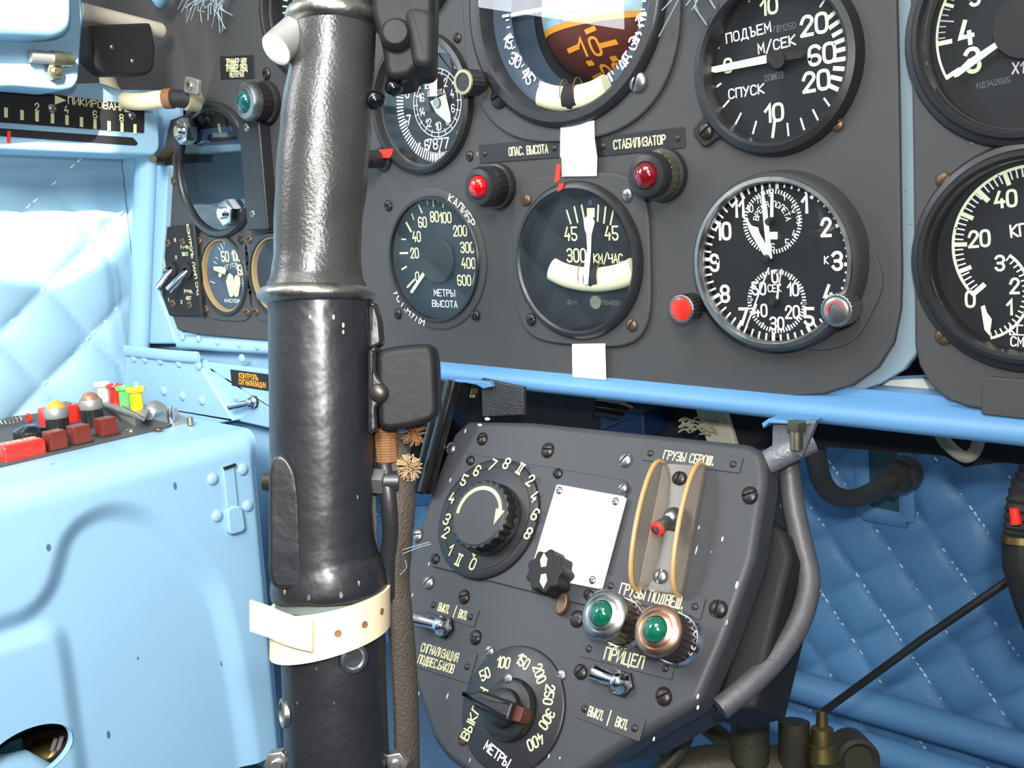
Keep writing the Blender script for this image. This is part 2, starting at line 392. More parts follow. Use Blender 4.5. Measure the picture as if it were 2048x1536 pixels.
# ---------------------------------------------------------------- small hardware
def screw_mesh():
    b = MB(); R = 1.0
    prof = [(0, .62)]+[(R*math.sin(RAD(a)), .1+.52*math.cos(RAD(a))) for a in (20, 40, 60, 78, 90)]+[(R, 0)]
    for sgn in (1, -1):
        vs = []; n = 14
        b.T = local((0, .12*sgn, 0)); b.lathe(prof, n, 0 if sgn > 0 else 180, 180 if sgn > 0 else 360)
    b.T = None; b.lathe([(0, .2), (.97, .2), (.97, 0)], 20)
    return b
def dome_mesh():
    return MB().lathe([(0, .55)]+[(math.sin(RAD(a)), .05+.5*math.cos(RAD(a))) for a in (15, 30, 50, 70, 85, 90)]+[(1, -.1)], 18)
def hex_mesh():
    b = MB(); b.prism(circ(0, 0, 1, 6), 0, .9, .12); b.lathe([(0, 1.25), (.35, 1.25), (.45, 1.15), (.45, .8)], 16); return b
_hm = {}
def hw(kind, m, parent, u, v, w=0, r=.003, ang=0, name=None, nrm=None):
    key = (kind, m.name)
    if key not in _hm:
        t = {'screw': screw_mesh, 'rivet': dome_mesh, 'bolt': hex_mesh}[kind]().obj(kind, m); _hm[key] = t.data; bpy.data.objects.remove(t)
    o = link(name or kind, _hm[key], parent)
    o.matrix_local = (nrm.M() if nrm else Matrix.Translation((u, v, w)) @ Matrix.Rotation(RAD(ang), 4, 'Z')) @ Matrix.Diagonal((r, r, r, 1))
    return o

# ================================================================ INSTRUMENT PANEL
def pp(fr, pts, w=0): return [fr.px(x, y, w) for x, y in pts]
# gauge positions on the panel plane: (px x, px y, radius of the cut-out in metres)
GA = {'ra': (869, 519, .041), 'dr': (1161, 521, .0405), 'ck': (1535, 523, .036), 'ox': (449, 551, .028), 'al': (845, 207, .039),
      'va': (1552, 128, .0385), 'ai': (1131, 4, .061), 'bl': (434, 342, .047), 'fl': (553, 551, .028), 'pl': (610, 15, .041), 'tp': (825, -75, .032)}
_ck = FP.px(1537, 527, .0155); CKF = FP.sub(_ck[0], _ck[1])
GF = {k: FP.at(x, y) for k, (x, y, r) in GA.items()}; GF['ck'] = CKF
GH = {}
for k, (x, y, r) in GA.items():
    c = FP.px(x, y) if k != 'ck' else _ck; GH[k] = circ(c[0], c[1], r, 64)
out = pp(FP, [(1785, -330), (1798, 200), (1803, 545), (1801, 620), (1788, 685), (1757, 735), (1708, 770), (1650, 788), (1590, 794), (1500, 787), (1213, 760), (874, 728), (530, 682), (395, 669), (356, 660),
                 (335, 643), (319, 618), (312, 585), (314, 540), (319, 475), (317, 455), (330, 428), (334, 400), (327, 345), (326, 300), (340, 240), (405, 215), (432, 120), (456, 20), (500, -330)])
panel = plate('instrument_panel', M_PANEL, out, list(GH.values()), .0035, FP)
tag(panel, 'large dark grey instrument panel with round gauges behind the black control stick', 'instrument panel')
for x, y, m, r, a in [(1675, 248, M_SCREWR, .0034, 30), (915, 76, M_SCREW, .003, 60), (440, 42, M_SCREWR, .003, 20), (535, 146, M_SCREW, .0034, 50), (341, 338, M_SCREWR, .0032, 40), (347, 362, M_SCREWR, .0032, 20),
                      (336, 424, M_SCREWS, .0034, 70), (345, 312, M_SCREWR, .003, 0), (940, 312, M_SCREW, .003, 0), (505, 425, M_SCREWS, .003, 10), (528, 427, M_SCREWS, .003, 10)]:
    u, v = FP.px(x, y); hw('screw', m, panel, u, v, 0, r, a)
b = MB()
for x, y, w, h in [(1700, 690, 6, 3), (1560, 735, 3, 5), (1400, 700, 3, 3), (1075, 205, 3, 6), (700, 625, 3, 3), (968, 309, 4, 8), (955, 308, 4, 7), (893, 389, 3, 6)]:
    u, v = FP.px(x, y); k = FP.mpp(x, y); b.prism(circ(u, v, w*k*.6, 7, h*k*.6), 0, .00015)
b.obj('paint_chips', M_STEEL, panel)['kind'] = 'stuff'
struct(MB().prism(pp(FP, [(120, -330), (520, -330), (480, 260), (340, 330), (300, 330), (150, 230)], -.012), -.02, -.012, .002).obj('wall_forward', M_DGREY, None, FP))
out = pp(FP, [(1815, -330), (1826, 300), (1830, 690), (1838, 730), (1860, 770), (1895, 800), (1940, 815), (1985, 822), (2230, 850), (2560, 886), (2560, -330)])
RF = {'ta': (2052, 52, .0425), 'eg': (2058, 516, .043)}
RH = {k: FP.at(x, y) for k, (x, y, r) in RF.items()}
rpanel = plate('right_instrument_panel', M_PANEL, out, [circ(*FP.px(x, y), r, 64) for x, y, r in RF.values()], .0035, FP)
rpanel.name = 'instrument_panel'
tag(rpanel, 'dark grey instrument panel at the right, beyond the pale blue strip', 'instrument panel')
for x, y, m, a in [(1889, 222, M_SCREWR, 55), (1889, 361, M_SCREWR, 50), (1887, 673, M_SCREWR, 45)]:
    u, v = FP.px(x, y); hw('screw', m, rpanel, u, v, 0, .0037, a)
MB().prism(rpoly(pp(FP, [(1968, 762), (1980, 752), (2230, 770), (2230, 856), (1966, 826)]), .001), 0, .003, .0006).obj('cover_plate', M_PANEL, rpanel, Fr((0, 0, 0), (1, 0, 0), (0, 1, 0)))
# parts built in panel coordinates sit in the panel's own frame
b = MB()
for x, y, w, h in [(1944, 286, 8, 3), (1840, 20, 3, 12), (1837, 60, 3, 10), (1853, 128, 3, 8), (1853, 540, 3, 8), (1945, 340, 6, 4), (1872, 620, 4, 10), (1885, 645, 4, 8), (1960, 765, 3, 9), (1964, 805, 2, 9), (2005, 700, 6, 3), (1975, 713, 5, 3)]:
    u, v = FP.px(x, y); k = FP.mpp(x, y); b.prism(circ(u, v, w*k*.6, 7, h*k*.6), 0, .00015)
b.obj('paint_chips', M_WORN, rpanel)['kind'] = 'stuff'

# frame strip between the panels, rail below, plates behind
b = MB(); b.prism(pp(FP, [(1779, -330), (1825, -330), (1834, 705), (1808, 740), (1762, 768), (1680, 795), (1700, 770), (1786, 690)], -.006), -.012, -.006, .001)
struct(b.obj('trim_1', M_STRIP, None, FP))
def rail_profile():
    u0, u1 = FP.px(760, 740)[0]-.05, FP.px(2048, 830)[0]+.3
    v1 = FP.px(1760, 785)[1]; v0 = FP.px(1400, 809)[1]
    b = MB(); prof = [(-.03, v1), (-.0045, v1), (-.0042, v0+.012), (.003, v0+.009), (.007, v0+.005), (.0075, v0+.001), (.005, v0-.002), (0, v0-.003), (-.03, v0-.001)]
    n = len(prof); vs = [(u, v, w) for u in (u0, u1) for w, v in prof]
    b.add(vs, [(i, (i+1) % n, n+(i+1) % n, n+i) for i in range(n)]+[tuple(range(n)), tuple(reversed(range(n, 2*n)))])
    return b
struct(rail_profile().obj('trim_2', M_BLUE2, None, FP, sharp=50))
b = MB().prism(pp(FP, [(1690, 762), (1890, 752), (1905, 815), (1690, 806)], -.02), -.028, -.02, .001)
o = struct(b.obj('trim_3', M_BLUE2, None, FP))
b = MB().prism(pp(FP, [(1740, 778), (1745, 762), (1845, 757), (1880, 768), (1866, 780), (1853, 790), (1840, 776), (1822, 792), (1808, 790), (1795, 776), (1775, 788), (1757, 790)], -.0195), 0, .0004)
b.obj('bare_primer_patch', mat('pale_primer', S(206, 208, 196), .6), o, local((0, 0, -.0199)))

# ================================================================ GAUGES
LA = local((0, 0, 0))
def gbase(key, name, label, cat='gauge', R=None, frs=GF, group=None):
    fr = frs[key]; return thing(name, label, cat, fr, group), fr
def ring(name, m, prof, parent, n=64): return MB().lathe(prof, n).obj(name, m, parent, LA)
def bezel_std(g, rin, rout, h=.006, d=.008, m=None, fl=.0):
    return ring('bezel', m or M_BEZ, [(rin, -d), (rin+.0008, h-.0014), (rin+.0018, h), (rout-.003, h), (rout-.0008, h-.0016), (rout, fl), (rout, 0)], g)
def dial(g, r, d, m=None):
    return MB().lathe([(0, -d), (r, -d), (r, -d-.03), (0, -d-.03)], 64).obj('dial', m or M_DIAL, g, LA)
def pane(g, r, w, m=None): return MB().lathe([(0, w), (r, w), (r, w-.001), (0, w-.001)], 48).obj('glass', m or M_GLASS, g, LA)
class Mk:
    """markings addressed in crop coordinates on a gauge face at depth w"""
    def __init__(s, fr, k, w, sc, ctr): s.fr, s.k, s.w, s.b = fr, k, w, MB(); s.m = fr.mpp(*ctr, w)*1.015/sc
    def p(s, x, y): return s.fr.px(*s.k(x, y), s.w)
    def t(s, st, x, y, h, ang=0, **kw): u, v = s.p(x, y); text(s.b, st, u, v, h*s.m, ang, z=s.w+.0002, **kw); return s
    def l(s, pts, w): s.b.stroke([s.p(*q) for q in pts], w*s.m, s.w+.0002); return s
    def fill(s, pts, dz=.0002): s.b.prism(smoothpoly([s.p(*q) for q in pts]), s.w+dz-.0001, s.w+dz); return s
    def o(s, name, m, parent): return s.b.obj(name, m, parent, LA)
def smoothpoly(p): return p
def needle(g, fr, pts, w, m, k, th=.0006, name='needle'):
    return MB().prism([fr.px(*k(*q), w) for q in pts], w-th, w).obj(name, m, g, LA)

# ---- radio altimeter (0 - 600 m)
g, fr = gbase('ra', 'radio_altimeter', 'black radio altimeter dial reading up to 600, right of the stick sleeve')
k = K(740, 350, 3.657); ctr = (869, 519)
ring('flange', M_PANEL, [(.0405, 0), (.0405, .0012), (.0455, .0014), (.0468, .0008), (.047, 0)], g)
bezel_std(g, .0396, .0425, .0032, .006)
d = dial(g, .0408, .004, M_DIALB)
mk = Mk(fr, k, -.004, 3.657, ctr)
for a, c, e, f, w in [(275, 820, 325, 765, 14), (235, 690, 268, 670, 12), (222, 572, 276, 570, 14), (234, 470, 262, 470, 10), (268, 350, 302, 412, 16), (308, 285, 322, 325, 9), (357, 220, 382, 275, 12), (416, 180, 425, 215, 7), (460, 172, 466, 230, 10), (494, 182, 498, 202, 6), (540, 190, 535, 235, 10)]: mk.l([(a, c), (e, f)], w)
for t_, x, y in [('0', 347, 745), ('20', 327, 570), ('40', 342, 450), ('60', 385, 345), ('80', 473, 305), ('100', 553, 312), ('200', 660, 408), ('300', 713, 530), ('400', 722, 645), ('600', 690, 770)]:
    mk.t(t_, x, y, 70, sw=.14, wsc=.72)
mk.o('numerals', M_LUM, d)
mk = Mk(fr, k, -.004, 3.657, ctr); mk.t('МЕТРЫ', 545, 862, 46, sw=.14, wsc=1.0).t('ВЫСОТА', 548, 942, 46, sw=.14, wsc=1.0); mk.l([(745, 860), (775, 700)], 14); mk.o('captions', M_WHITE, d)
needle(g, fr, [(292, 855), (308, 866), (405, 722), (385, 712)], -.0012, M_LUMG, k)
u, v = fr.px(*k(478, 625), -.001)
MB().lathe([(0, .0025), (.0148, .0025), (.0156, .0015), (.0156, -.002)], 40).obj('hub_cap', M_MATTE, g, local((u, v, -.0035)))
pane(g, .0402, .0016)
b = MB(); text(b, 'КАЛИБР', 0, 0, .0052, z=.0016, arc=(.0437, 42, False), sw=.14, wsc=1.0)
b.obj('flange_lettering', M_WHITE, g, LA); b = MB(); text(b, 'УСТ.НУЛЯ', 0, 0, .0052, z=.0016, arc=(.0437, 218, True), sw=.14, wsc=1.0); b.obj('flange_lettering', M_WHITE, g, LA)
for x, y, a in [(778, 411, 20), (952, 630, 80), (797, 627, 0)]: u, v = fr.px(x, y); hw('screw', M_SCREW, g, u, v, .0005, .0034, a)

# ---- drift and hover indicator with slip tube
g, fr = gbase('dr', 'ground_speed_indicator', 'black square-flanged indicator with a white slip tube, between two strips of tape')
ctr = (1161, 521)
plate('flange', M_PANEL, squircle(.0505, 4.2), [circ(0, 0, .0412, 64)], .003, local((0, 0, .003)), g)
ring("bezel", M_BEZ, [(.0405, -.008), (.0405, .004), (.0412, .0068), (.0425, .0078), (.0445, .0073), (.0462, .0052), (.0465, .003), (.0465, .0025)], g)
d = dial(g, .0412, .001)
mk = Mk(fr, k, -.001, 3.657, ctr)
for q in [(1440, 260, 1470, 355), (1496, 235, 1520, 345), (1549, 222, 1570, 330), (1672, 222, 1666, 335), (1725, 235, 1712, 350), (1784, 245, 1760, 360)]: mk.l([q[:2], q[2:]], 13)
mk.fill([(1588, 242), (1644, 242), (1644, 310), (1588, 310)])
mk.t('45', 1470, 430, 92, wsc=.72).t('45', 1768, 425, 92, wsc=.72).t('300', 1510, 588, 92, wsc=.72).t('КМ/ЧАС', 1742, 610, 60, wsc=.78, sw=.15)
mk.o('numerals', M_LUM, d)
mk = Mk(fr, k, -.001, 3.657, ctr); mk.t('N', 1611, 200, 30, sw=.16); mk.o('blue_letter', mat('blue_print', S(70, 120, 190), .6), d)
mk = Mk(fr, k, -.001, 3.657, ctr); mk.t('ДИ-6', 1480, 930, 30, wsc=.9).t('ПО4800', 1765, 935, 30, wsc=.9); mk.o('serial_marks', M_GREYT, d)
def slip(g, fr, k, pts, hh, w, rings, gap, name='slip_tube'):
    rn = hh*.62; path = [fr.px(*k(*q), w) for q in pts]; path = smooth([(p[0], p[1], w) for p in path], 2)
    MB().tube(path, (rn, hh), 16, flat=(0, 0, 1)).obj(name, M_TUBE, g, LA)
    u, v = fr.px(*k(*gap), w); MB().tube([(u-.0044, v-.0010, w+.0002), (u, v-.0016, w+.0002), (u+.0044, v-.0010, w+.0002)], (rn*1.1, hh*1.04), 24, flat=(0, 0, 1)).obj('ball', M_MATTE, g, LA)
    for q in rings:
        u, v = fr.px(*k(*q), w); MB().tube([(u, v+hh*1.04*math.cos(2*PI*i/24), w+rn*1.06*math.sin(2*PI*i/24)) for i in range(25)], .0003, 6).obj('marker_ring', M_TWINE, g, LA)
slip(g, fr, k, [(1335, 690), (1420, 735), (1530, 760), (1640, 768), (1740, 760), (1850, 735), (1935, 690)], 0.0072, .001, [(1555, 735), (1690, 740)], (1638, 728))
needle(g, fr, [(1562, 330), (1570, 400), (1582, 430), (1588, 540), (1563, 690), (1562, 800), (1592, 800), (1612, 560), (1616, 440), (1640, 345), (1620, 300), (1580, 305)], .0066, M_WHITE, k)
u, v = fr.px(*k(1655, 930), -.001); MB().lathe([(0, .001), (.004, .001), (.0045, 0)], 24).obj('adjuster_screw', M_ZINC, g, local((u, v, -.001)))
pane(g, .0412, .0074)
for x, y, a, m in [(1053, 400, 100, M_SCREWR), (1255, 390, 0, M_SCREWS), (1063, 639, 20, M_SCREW), (1264, 650, 60, M_SCREWR)]: u, v = fr.px(x, y, .003); hw('screw', m, g, u, v, .003, .0036, a)
mk = Mk(fr, LA and (lambda x, y: (x, y)), .0031, 1, ctr); mk.b.prism([fr.px(*q, .0032) for q in [(1113, 328), (1122, 329), (1119, 362), (1109, 366)]], .003, .0034); mk.b.prism([fr.px(*q, .0083) for q in [(1118, 368), (1127, 366), (1125, 378), (1115, 384)]], .0074, .0084); mk.o('red_paint_mark', M_RED, g)

# ---- barometric altimeter
g, fr = gbase('al', 'altimeter', 'black two-scale altimeter half hidden behind the stick head'); ctr = (845, 207); k = K(760, 80, 5.688)
bezel_std(g, .039, .0452, .006, .008); d = dial(g, .040, .006)
mk = Mk(fr, k, -.006, 5.688, ctr); w0 = -.0058
cx, cy = mk.p(650, 715)
for i in range(100):
    a = i*3.6
    if 20 < a < 125: continue
    L_ = .0056 if i % 10 else .007
    p, q = pol(.0375-L_, a), pol(.0375, a); mk.b.stroke([(cx+p[0], cy+p[1]), (cx+q[0], cy+q[1])], .0009 if i % 10 else .0014, w0)
for t_, a in [('0', 0), ('1', 36), ('4', 144), ('5', 180), ('6', 204), ('7', 252), ('8', 288), ('9', 324)]:
    if t_ == '5': continue
    p = pol(.0285, a); text(mk.b, t_, cx+p[0], cy+p[1], .0062, sw=.15, z=w0)
mk.t('78', 600, 1185, 110, wsc=.9).t('77', 725, 1175, 110, wsc=.9)
mk.b.stroke(arcpts(.0215, 0, 360, 60, (cx, cy)), .0005, w0); mk.b.stroke(arcpts(.0188, 0, 360, 60, (cx, cy)), .0004, w0)
ticks(mk.b, .0178, .0215, [i*18 for i in range(20)], .0005, w0, (cx, cy))
for i, t_ in enumerate(['0', '2', '4', '6', '8', '10', '12', '14', '16', '18']): p = pol(.0148, i*36); text(mk.b, t_, cx+p[0], cy+p[1], .0048, sw=.13, z=w0)
text(mk.b, 'ВЫСОТА', cx, cy+.0065, .0032, z=w0, wsc=.9)
ticks(mk.b, .0325, .0365, [150+i*2.2 for i in range(20)], .0004, w0+.0002, (cx, cy))
mk.o('numerals', M_WHITE, d)
needle(g, fr, [(565, 640), (645, 640), (640, 380), (612, 40), (598, 40), (565, 300)], -.002, M_WHITE, k)
needle(g, fr, [(570, 700), (740, 620), (790, 830), (800, 930), (770, 945), (640, 830)], -.003, M_LUMG, k, name='short_needle')
u, v = fr.px(*k(650, 715), -.002); MB().lathe([(0, .001), (.003, .001), (.0035, 0)], 24).obj('hub_cap', M_STEEL, g, local((u, v, -.002)))
pane(g, .040, .001)
# adjusting knob of the altimeter, knurled, with a red paint mark
u, v = fr.px(768, 318, 0)
kn = MB().lathe([(0, .016), (.0055, .016), (.006, .015), (.006, 0)], 30).obj('adjusting_knob', M_BEZ, g, local((u, v, 0)))
MB().lathe([(0, .028), (.0058, .028), (.0064, .0262), (.0064, .016), (0, .016)], 14).obj('knurled_tip', M_SCREW, kn, LA)
MB().lathe([(.0082, 0), (.0082, .002), (.0062, .0035), (.006, .0035)], 30).obj('collar', M_BEZ, kn, LA)
mk = Mk(fr, lambda x, y: (x, y), .0062, 1, ctr); mk.b.prism([fr.px(*q, .0063) for q in [(757, 300), (786, 297), (784, 308), (779, 316), (757, 316)]], .0059, .0064); mk.o('red_paint_mark', M_RED, g)

# ---- attitude indicator
g, fr = gbase('ai', 'attitude_indicator', 'large attitude indicator with maroon ball at the top centre, glass full of reflection'); ctr = (1131, 4); k = K(900, 0, 3.657)
plate('flange', M_PANEL, squircle(.0775, 2.7, 72), [circ(0, 0, .0615, 80)], .003, local((0, 0, .003)), g)
ring('bezel', M_BEZ, [(.060, -.016), (.0606, .0062), (.062, .0078), (.0665, .0078), (.069, .006), (.0702, .003), (.0702, .002)], g, 80)
MB().lathe([(.0475, -.008), (.0605, -.006), (.0605, -.03), (.0475, -.03)], 64).obj('bank_scale', mat('scale_blue_grey', S(52, 68, 84), .5), g, LA)
MB().lathe([(0, -.036), (.060, -.036), (.060, -.04), (0, -.04)], 48).obj('back_plate', M_DIAL, g, LA)
sph = MB(); sph.lathe([(.046*math.sin(RAD(a)), -.052+.046*math.cos(RAD(a))) for a in range(0, 91, 6)], 64)
ball = sph.obj('gyro_ball', M_MAROON, g, LA)
# upper, sky half of the ball (a touch proud of the maroon shell) and the amber horizon band
def ballpatch(v0, v1, m, name, R=.0463):
    b = MB(); N, Mm = 40, 24; vs = []
    for j in range(Mm+1):
        v = v0+(v1-v0)*j/Mm; hw_ = math.sqrt(max(0, .0455**2-v*v))
        for i in range(N+1):
            u = -hw_+2*hw_*i/N; z = -.052+math.sqrt(max(0, R*R-u*u-v*v)); vs.append((u, v, z))
    b.add(vs, [(j*(N+1)+i, j*(N+1)+i+1, (j+1)*(N+1)+i+1, (j+1)*(N+1)+i) for j in range(Mm) for i in range(N)])
    return b.obj(name, m, ball, local((0, 0, 0), (math.cos(RAD(3)), math.sin(RAD(3)), 0), (-math.sin(RAD(3)), math.cos(RAD(3)), 0)))
ballpatch(-.009, .045, M_SKYB, 'sky_half'); ballpatch(-.0125, -.009, M_ORANGE, 'horizon_band', .0464)
def onball(mk, st, x, y, h, ang=3):
    pass
bm_ = MB()
class _Z: pass
def ballz(u, v): return -.052+math.sqrt(max(1e-6, .0466**2-u*u-v*v))
mb2 = MB(); w_ = -.010
for x, y, ln in [(1030, 220, 45), (1030, 437, 160), (880, 355, 75), (1110, 315, 75), (950, 550, 60)]:
    u, v = fr.px(*k(x, y), w_); m_ = fr.mpp(*ctr, w_)/3.657*1.3; mb2.stroke([(u-ln*m_/2, v-.0006), (u+ln*m_/2, v+.0006)], 26*m_)
for st, x, y in [('1', 945, 345), ('0', 1033, 335), ('2', 1030, 530), ('0', 1105, 515)]: u, v = fr.px(*k(x, y), w_); text(mb2, st, u, v, .0092, 4, sw=.16)
mb2.v = [Vector((p.x, p.y, ballz(p.x, p.y))) for p in mb2.v]; mb2.obj('pitch_scale', M_ORANGE, ball, LA)
mk = Mk(fr, k, -.0065, 3.657, ctr)
for st, x, y, a in [('15', 425, 310, 75), ('30', 480, 440, 60), ('45', 570, 555, 40), ('45', 1285, 450, -45), ('30', 1365, 300, -65), ('15', 1400, 150, -80)]: mk.t(st, x, y, 84, a-90 if a > 0 else a+90, sw=.15)
ticks(mk.b, .0482, .0525, [180+a for a in (-90, -75, -60, -45, -30, -15, 15, 30, 45, 60, 75, 90)], .0016, -.0062)
ticks(mk.b, .0482, .0502, [180+a for a in range(-88, 90, 5) if a % 15], .0008, -.0062)
mk.o('bank_numerals', M_WHITE, g)
slip(g, fr, k, [(665, 690), (740, 715), (830, 725), (930, 715), (1040, 690), (1150, 630)], .0072, .0, [(838, 680), (938, 665)], (893, 690))
b = MB(); b.tube([(-.043, -.001, -.003), (-.012, -.001, -.003), (-.006, -.006, -.003), (0, -.001, -.003), (.006, -.006, -.003), (.012, -.001, -.003), (.043, -.001, -.003)], .0013, 8); b.obj('aircraft_symbol', M_WHITE, g, LA)
pane(g, .0605, .0072)
u, v = fr.px(940, 165, .016)
kn = thing('caging_knob', 'small dark fluted knob between the altimeter and the attitude indicator', 'knob', fr.sub(u, v))
MB().lathe([(.0075, 0), (.0075, .003), (.0048, .004), (.0048, .010)], 28).obj('shaft', M_SCREWR, kn, LA)
b = MB(); fl = [(.0078*(1-.05*(i % 2))*math.cos(2*PI*i/40), .0078*(1-.05*(i % 2))*math.sin(2*PI*i/40)) for i in range(40)]; b.prism(fl, .010, .022, .0005); b.obj('cap', M_BEZ, kn, LA)
MB().lathe([(.0053, .0221), (.0055, .0226), (.0072, .0226), (.0077, .0218)], 32).obj('worn_rim', M_ZINC, kn, LA)
for x, y, a, m in [(999, 196, 20, M_SCREW), (1276, 163, 70, M_SCREWS)]: u, v = fr.px(x, y, .003); hw('screw', m, g, u, v, .0032, .0058, a)

# ---- variometer
g, fr = gbase('va', 'variometer', 'black climb-rate dial marked 10, 20 and 60 with its pale needle pointing left'); ctr = (1552, 128); k = K(1340, 0, 3.657)
b = MB(); b.lathe([(.0378, -.012), (.0384, .0055), (.040, .007), (.0432, .006), (.0448, .003), (.0455, 0)], 64); b.obj('bezel', M_BEZ, g, LA)
u, v = fr.px(1417, 262); b = MB(); q = math.hypot(u, v); a = math.atan2(v, u); b.T = local((0, 0, 0), (math.cos(a), math.sin(a), 0), (-math.sin(a), math.cos(a), 0)); b.prism(rpoly([(.038, -.016), (q-.004, -.0075), (q+.007, -.0065), (q+.007, .0065), (q-.004, .0075), (.038, .016)], .004), 0, .0026, .001); b.obj('mounting_ear', M_BEZ, g, LA)
hw('screw', M_SCREW, g, u, v, .0026, .0042, 40)
d = dial(g, .039, .007); mk = Mk(fr, k, -.007, 3.657, ctr)
for q in [(440, 30, 478, 105), (350, 170, 405, 215), (297, 330, 357, 352), (310, 660, 372, 612), (380, 795, 432, 735), (482, 905, 520, 830), (608, 975, 632, 890), (868, 990, 860, 905), (982, 945, 958, 868), (1085, 880, 1048, 805), (1176, 785, 1130, 722), (1100, 48, 1132, 0), (578, 10, 590, -60)]: mk.l([q[:2], q[2:]], 14)
mk.o('ticks', M_WHITE, d); mk = Mk(fr, k, -.007, 3.657, ctr)
mk.l([(752, 1000), (768, 880)], 22)
for q in [(1150, 140, 1225, 75), (1175, 200, 1260, 140), (1198, 258, 1285, 208), (1208, 315, 1300, 278), (1212, 375, 1305, 350), (1212, 440, 1305, 425), (1205, 500, 1295, 505), (1188, 565, 1278, 585), (1165, 625, 1240, 660)]: mk.l([q[:2], q[2:]], 30)
for st, x, y, h in [('10', 725, 45, 105), ('20', 1055, 178, 125), ('60', 1112, 395, 125), ('20', 1070, 592, 125), ('10', 762, 825, 115), ('0', 425, 480, 95)]: mk.t(st, x, y, h, 3, sw=.19, wsc=.95)
mk.o('numerals', M_LUMG, d); mk = Mk(fr, k, -.007, 3.657, ctr)
mk.t('ПОДЪЕМ', 572, 240, 66, 6, sw=.16, wsc=1).t('М/СЕК', 780, 325, 66, 6, sw=.16, wsc=1).t('СПУСК', 558, 668, 66, 3, sw=.16, wsc=1); mk.o('captions', M_WHITE, d)
mk = Mk(fr, k, -.007, 3.657, ctr); mk.t('20803', 760, 560, 42, 5).t('ПВ1250', 840, 200, 42, 4); mk.o('serial_marks', M_GREYT, d)
needle(g, fr, [(278, 495), (285, 520), (330, 532), (705, 462), (705, 402)], -.003, M_LUMG, k); needle(g, fr, [(705, 402), (705, 462), (960, 425), (985, 395), (965, 362)], -.003, M_MATTE, k, name='needle_tail')
u, v = fr.px(*k(790, 440), -.003); MB().lathe([(0, .001), (.004, .001), (.0045, -.002)], 20).obj('hub_cap', M_MATTE, g, local((u, v, -.003)))
pane(g, .0385, .001)

# ---- clock
g, fr = gbase('ck', 'cockpit_clock', 'black chronograph clock in a deep silver-rimmed case with red and silver knobs', 'clock'); ctr = (1548, 522); k = K(1360, 340, 4.042); WD = .0085
MB().lathe([(.0387, -.01), (.0387, .0075), (.0403, .0075), (.0403, -.01)], 64).obj('inner_wall', M_MATTE, g, LA)
cs = MB().lathe([(.0396, .0125), (.0426, .0150), (.0444, .0134), (.0454, .0108), (.0458, .0065), (.0460, 0), (.0368, -.006), (.0365, -.006)], 72).obj('case', mat('case_grey_paint', S(58, 58, 60), .42, var=.12, scale=40), g, LA)
ring('silver_rim', M_STEEL, [(.0400, .0083), (.0402, .0138), (.0408, .0156), (.0428, .0154), (.0432, .0145)], cs, 72)
MB().prism(rpoly([(-.05, -.020), (-.030, -.036), (.02, -.046), (.040, -.040), (.0545, -.010), (.046, .01), (-.04, .01)], .018, 8), 0, .0012, .0004).obj('mounting_flange', M_PANEL, g, LA)
d = MB().lathe([(0, WD-.001), (.0402, WD-.001), (.0402, 0), (0, 0)], 64).obj('dial', M_DIAL, g, LA)
mk = Mk(fr, k, WD-.001, 4.042, ctr); c0 = (mk.p(768, 738)[0]*.5, mk.p(768, 738)[1]*.5)
mscale = mk.m
for i in range(60): ticks(mk.b, .0374 if i % 5 else .0370, .0398, [i*6+1.5], .0010 if i % 5 else .0018, WD-.0008, c0)
for st, x, y in [('1', 1008, 275), ('2', 1182, 462), ('3', 1272, 735), ('4', 1205, 1000), ('5', 1045, 1185), ('7', 515, 1185), ('8', 365, 1000), ('9', 280, 750), ('10', 350, 495), ('11', 470, 310)]: mk.t(st, x, y, 128, 2, sw=.19, wsc=.8)
c1 = mk.p(745, 418); c2 = mk.p(780, 1062); rs = 250*mscale
for c in (c1, c2): ticks(mk.b, rs*.90, rs, [i*6+2 for i in range(60)], .0007, WD-.0008, c)
ticks(mk.b, rs*.86, rs, [i*30+2 for i in range(12)], .0010, WD-.0008, c2)
for st, x, y in [('12', 733, 182), ('1', 840, 215), ('2', 918, 312), ('3', 957, 405), ('4', 925, 515), ('5', 868, 588), ('6', 752, 622), ('10', 568, 312), ('11', 635, 240), ('9', 540, 415)]: mk.t(st, x, y, 54, 2, sw=.14, wsc=.75)
for st, x, y in [('0', 768, 860), ('10', 915, 965), ('20', 910, 1148), ('30', 785, 1240), ('40', 650, 1135), ('50', 640, 958)]: mk.t(st, x, y, 96, 2, sw=.16, wsc=.75)
mk.t('СЕК', 765, 955, 56, 3, sw=.15).t('К', 1185, 728, 56, sw=.16)
text(mk.b, 'ВРЕМЯ ПОЛЕТА', c1[0], c1[1], 44*mscale, z=WD-.0008, arc=(rs*.56, 2, False), sw=.14, wsc=.9)
mk.fill([(728, 500), (790, 500), (790, 560), (728, 560)]); mk.o('numerals', M_WHITE, d)
needle(g, fr, [(700, 725), (745, 700), (640, 510), (628, 465), (575, 450), (530, 385), (552, 470), (580, 530)], WD+.0022, M_LUMG, k, name='hour_hand')
needle(g, fr, [(705, 720), (742, 716), (700, 300), (655, 120), (662, 300)], WD+.003, M_LUMG, k, name='minute_hand')
needle(g, fr, [(508, 1322), (518, 1322), (722, 792), (712, 788)], WD+.0022, M_WHITE, k, name='second_hand')
needle(g, fr, [(732, 180), (752, 180), (752, 380), (728, 380)], WD+.001, M_LUMG, k, name='small_hand'); needle(g, fr, [(818, 800), (824, 800), (800, 940), (790, 1060), (770, 1060)], WD+.001, M_WHITE, k, name='small_second_hand')
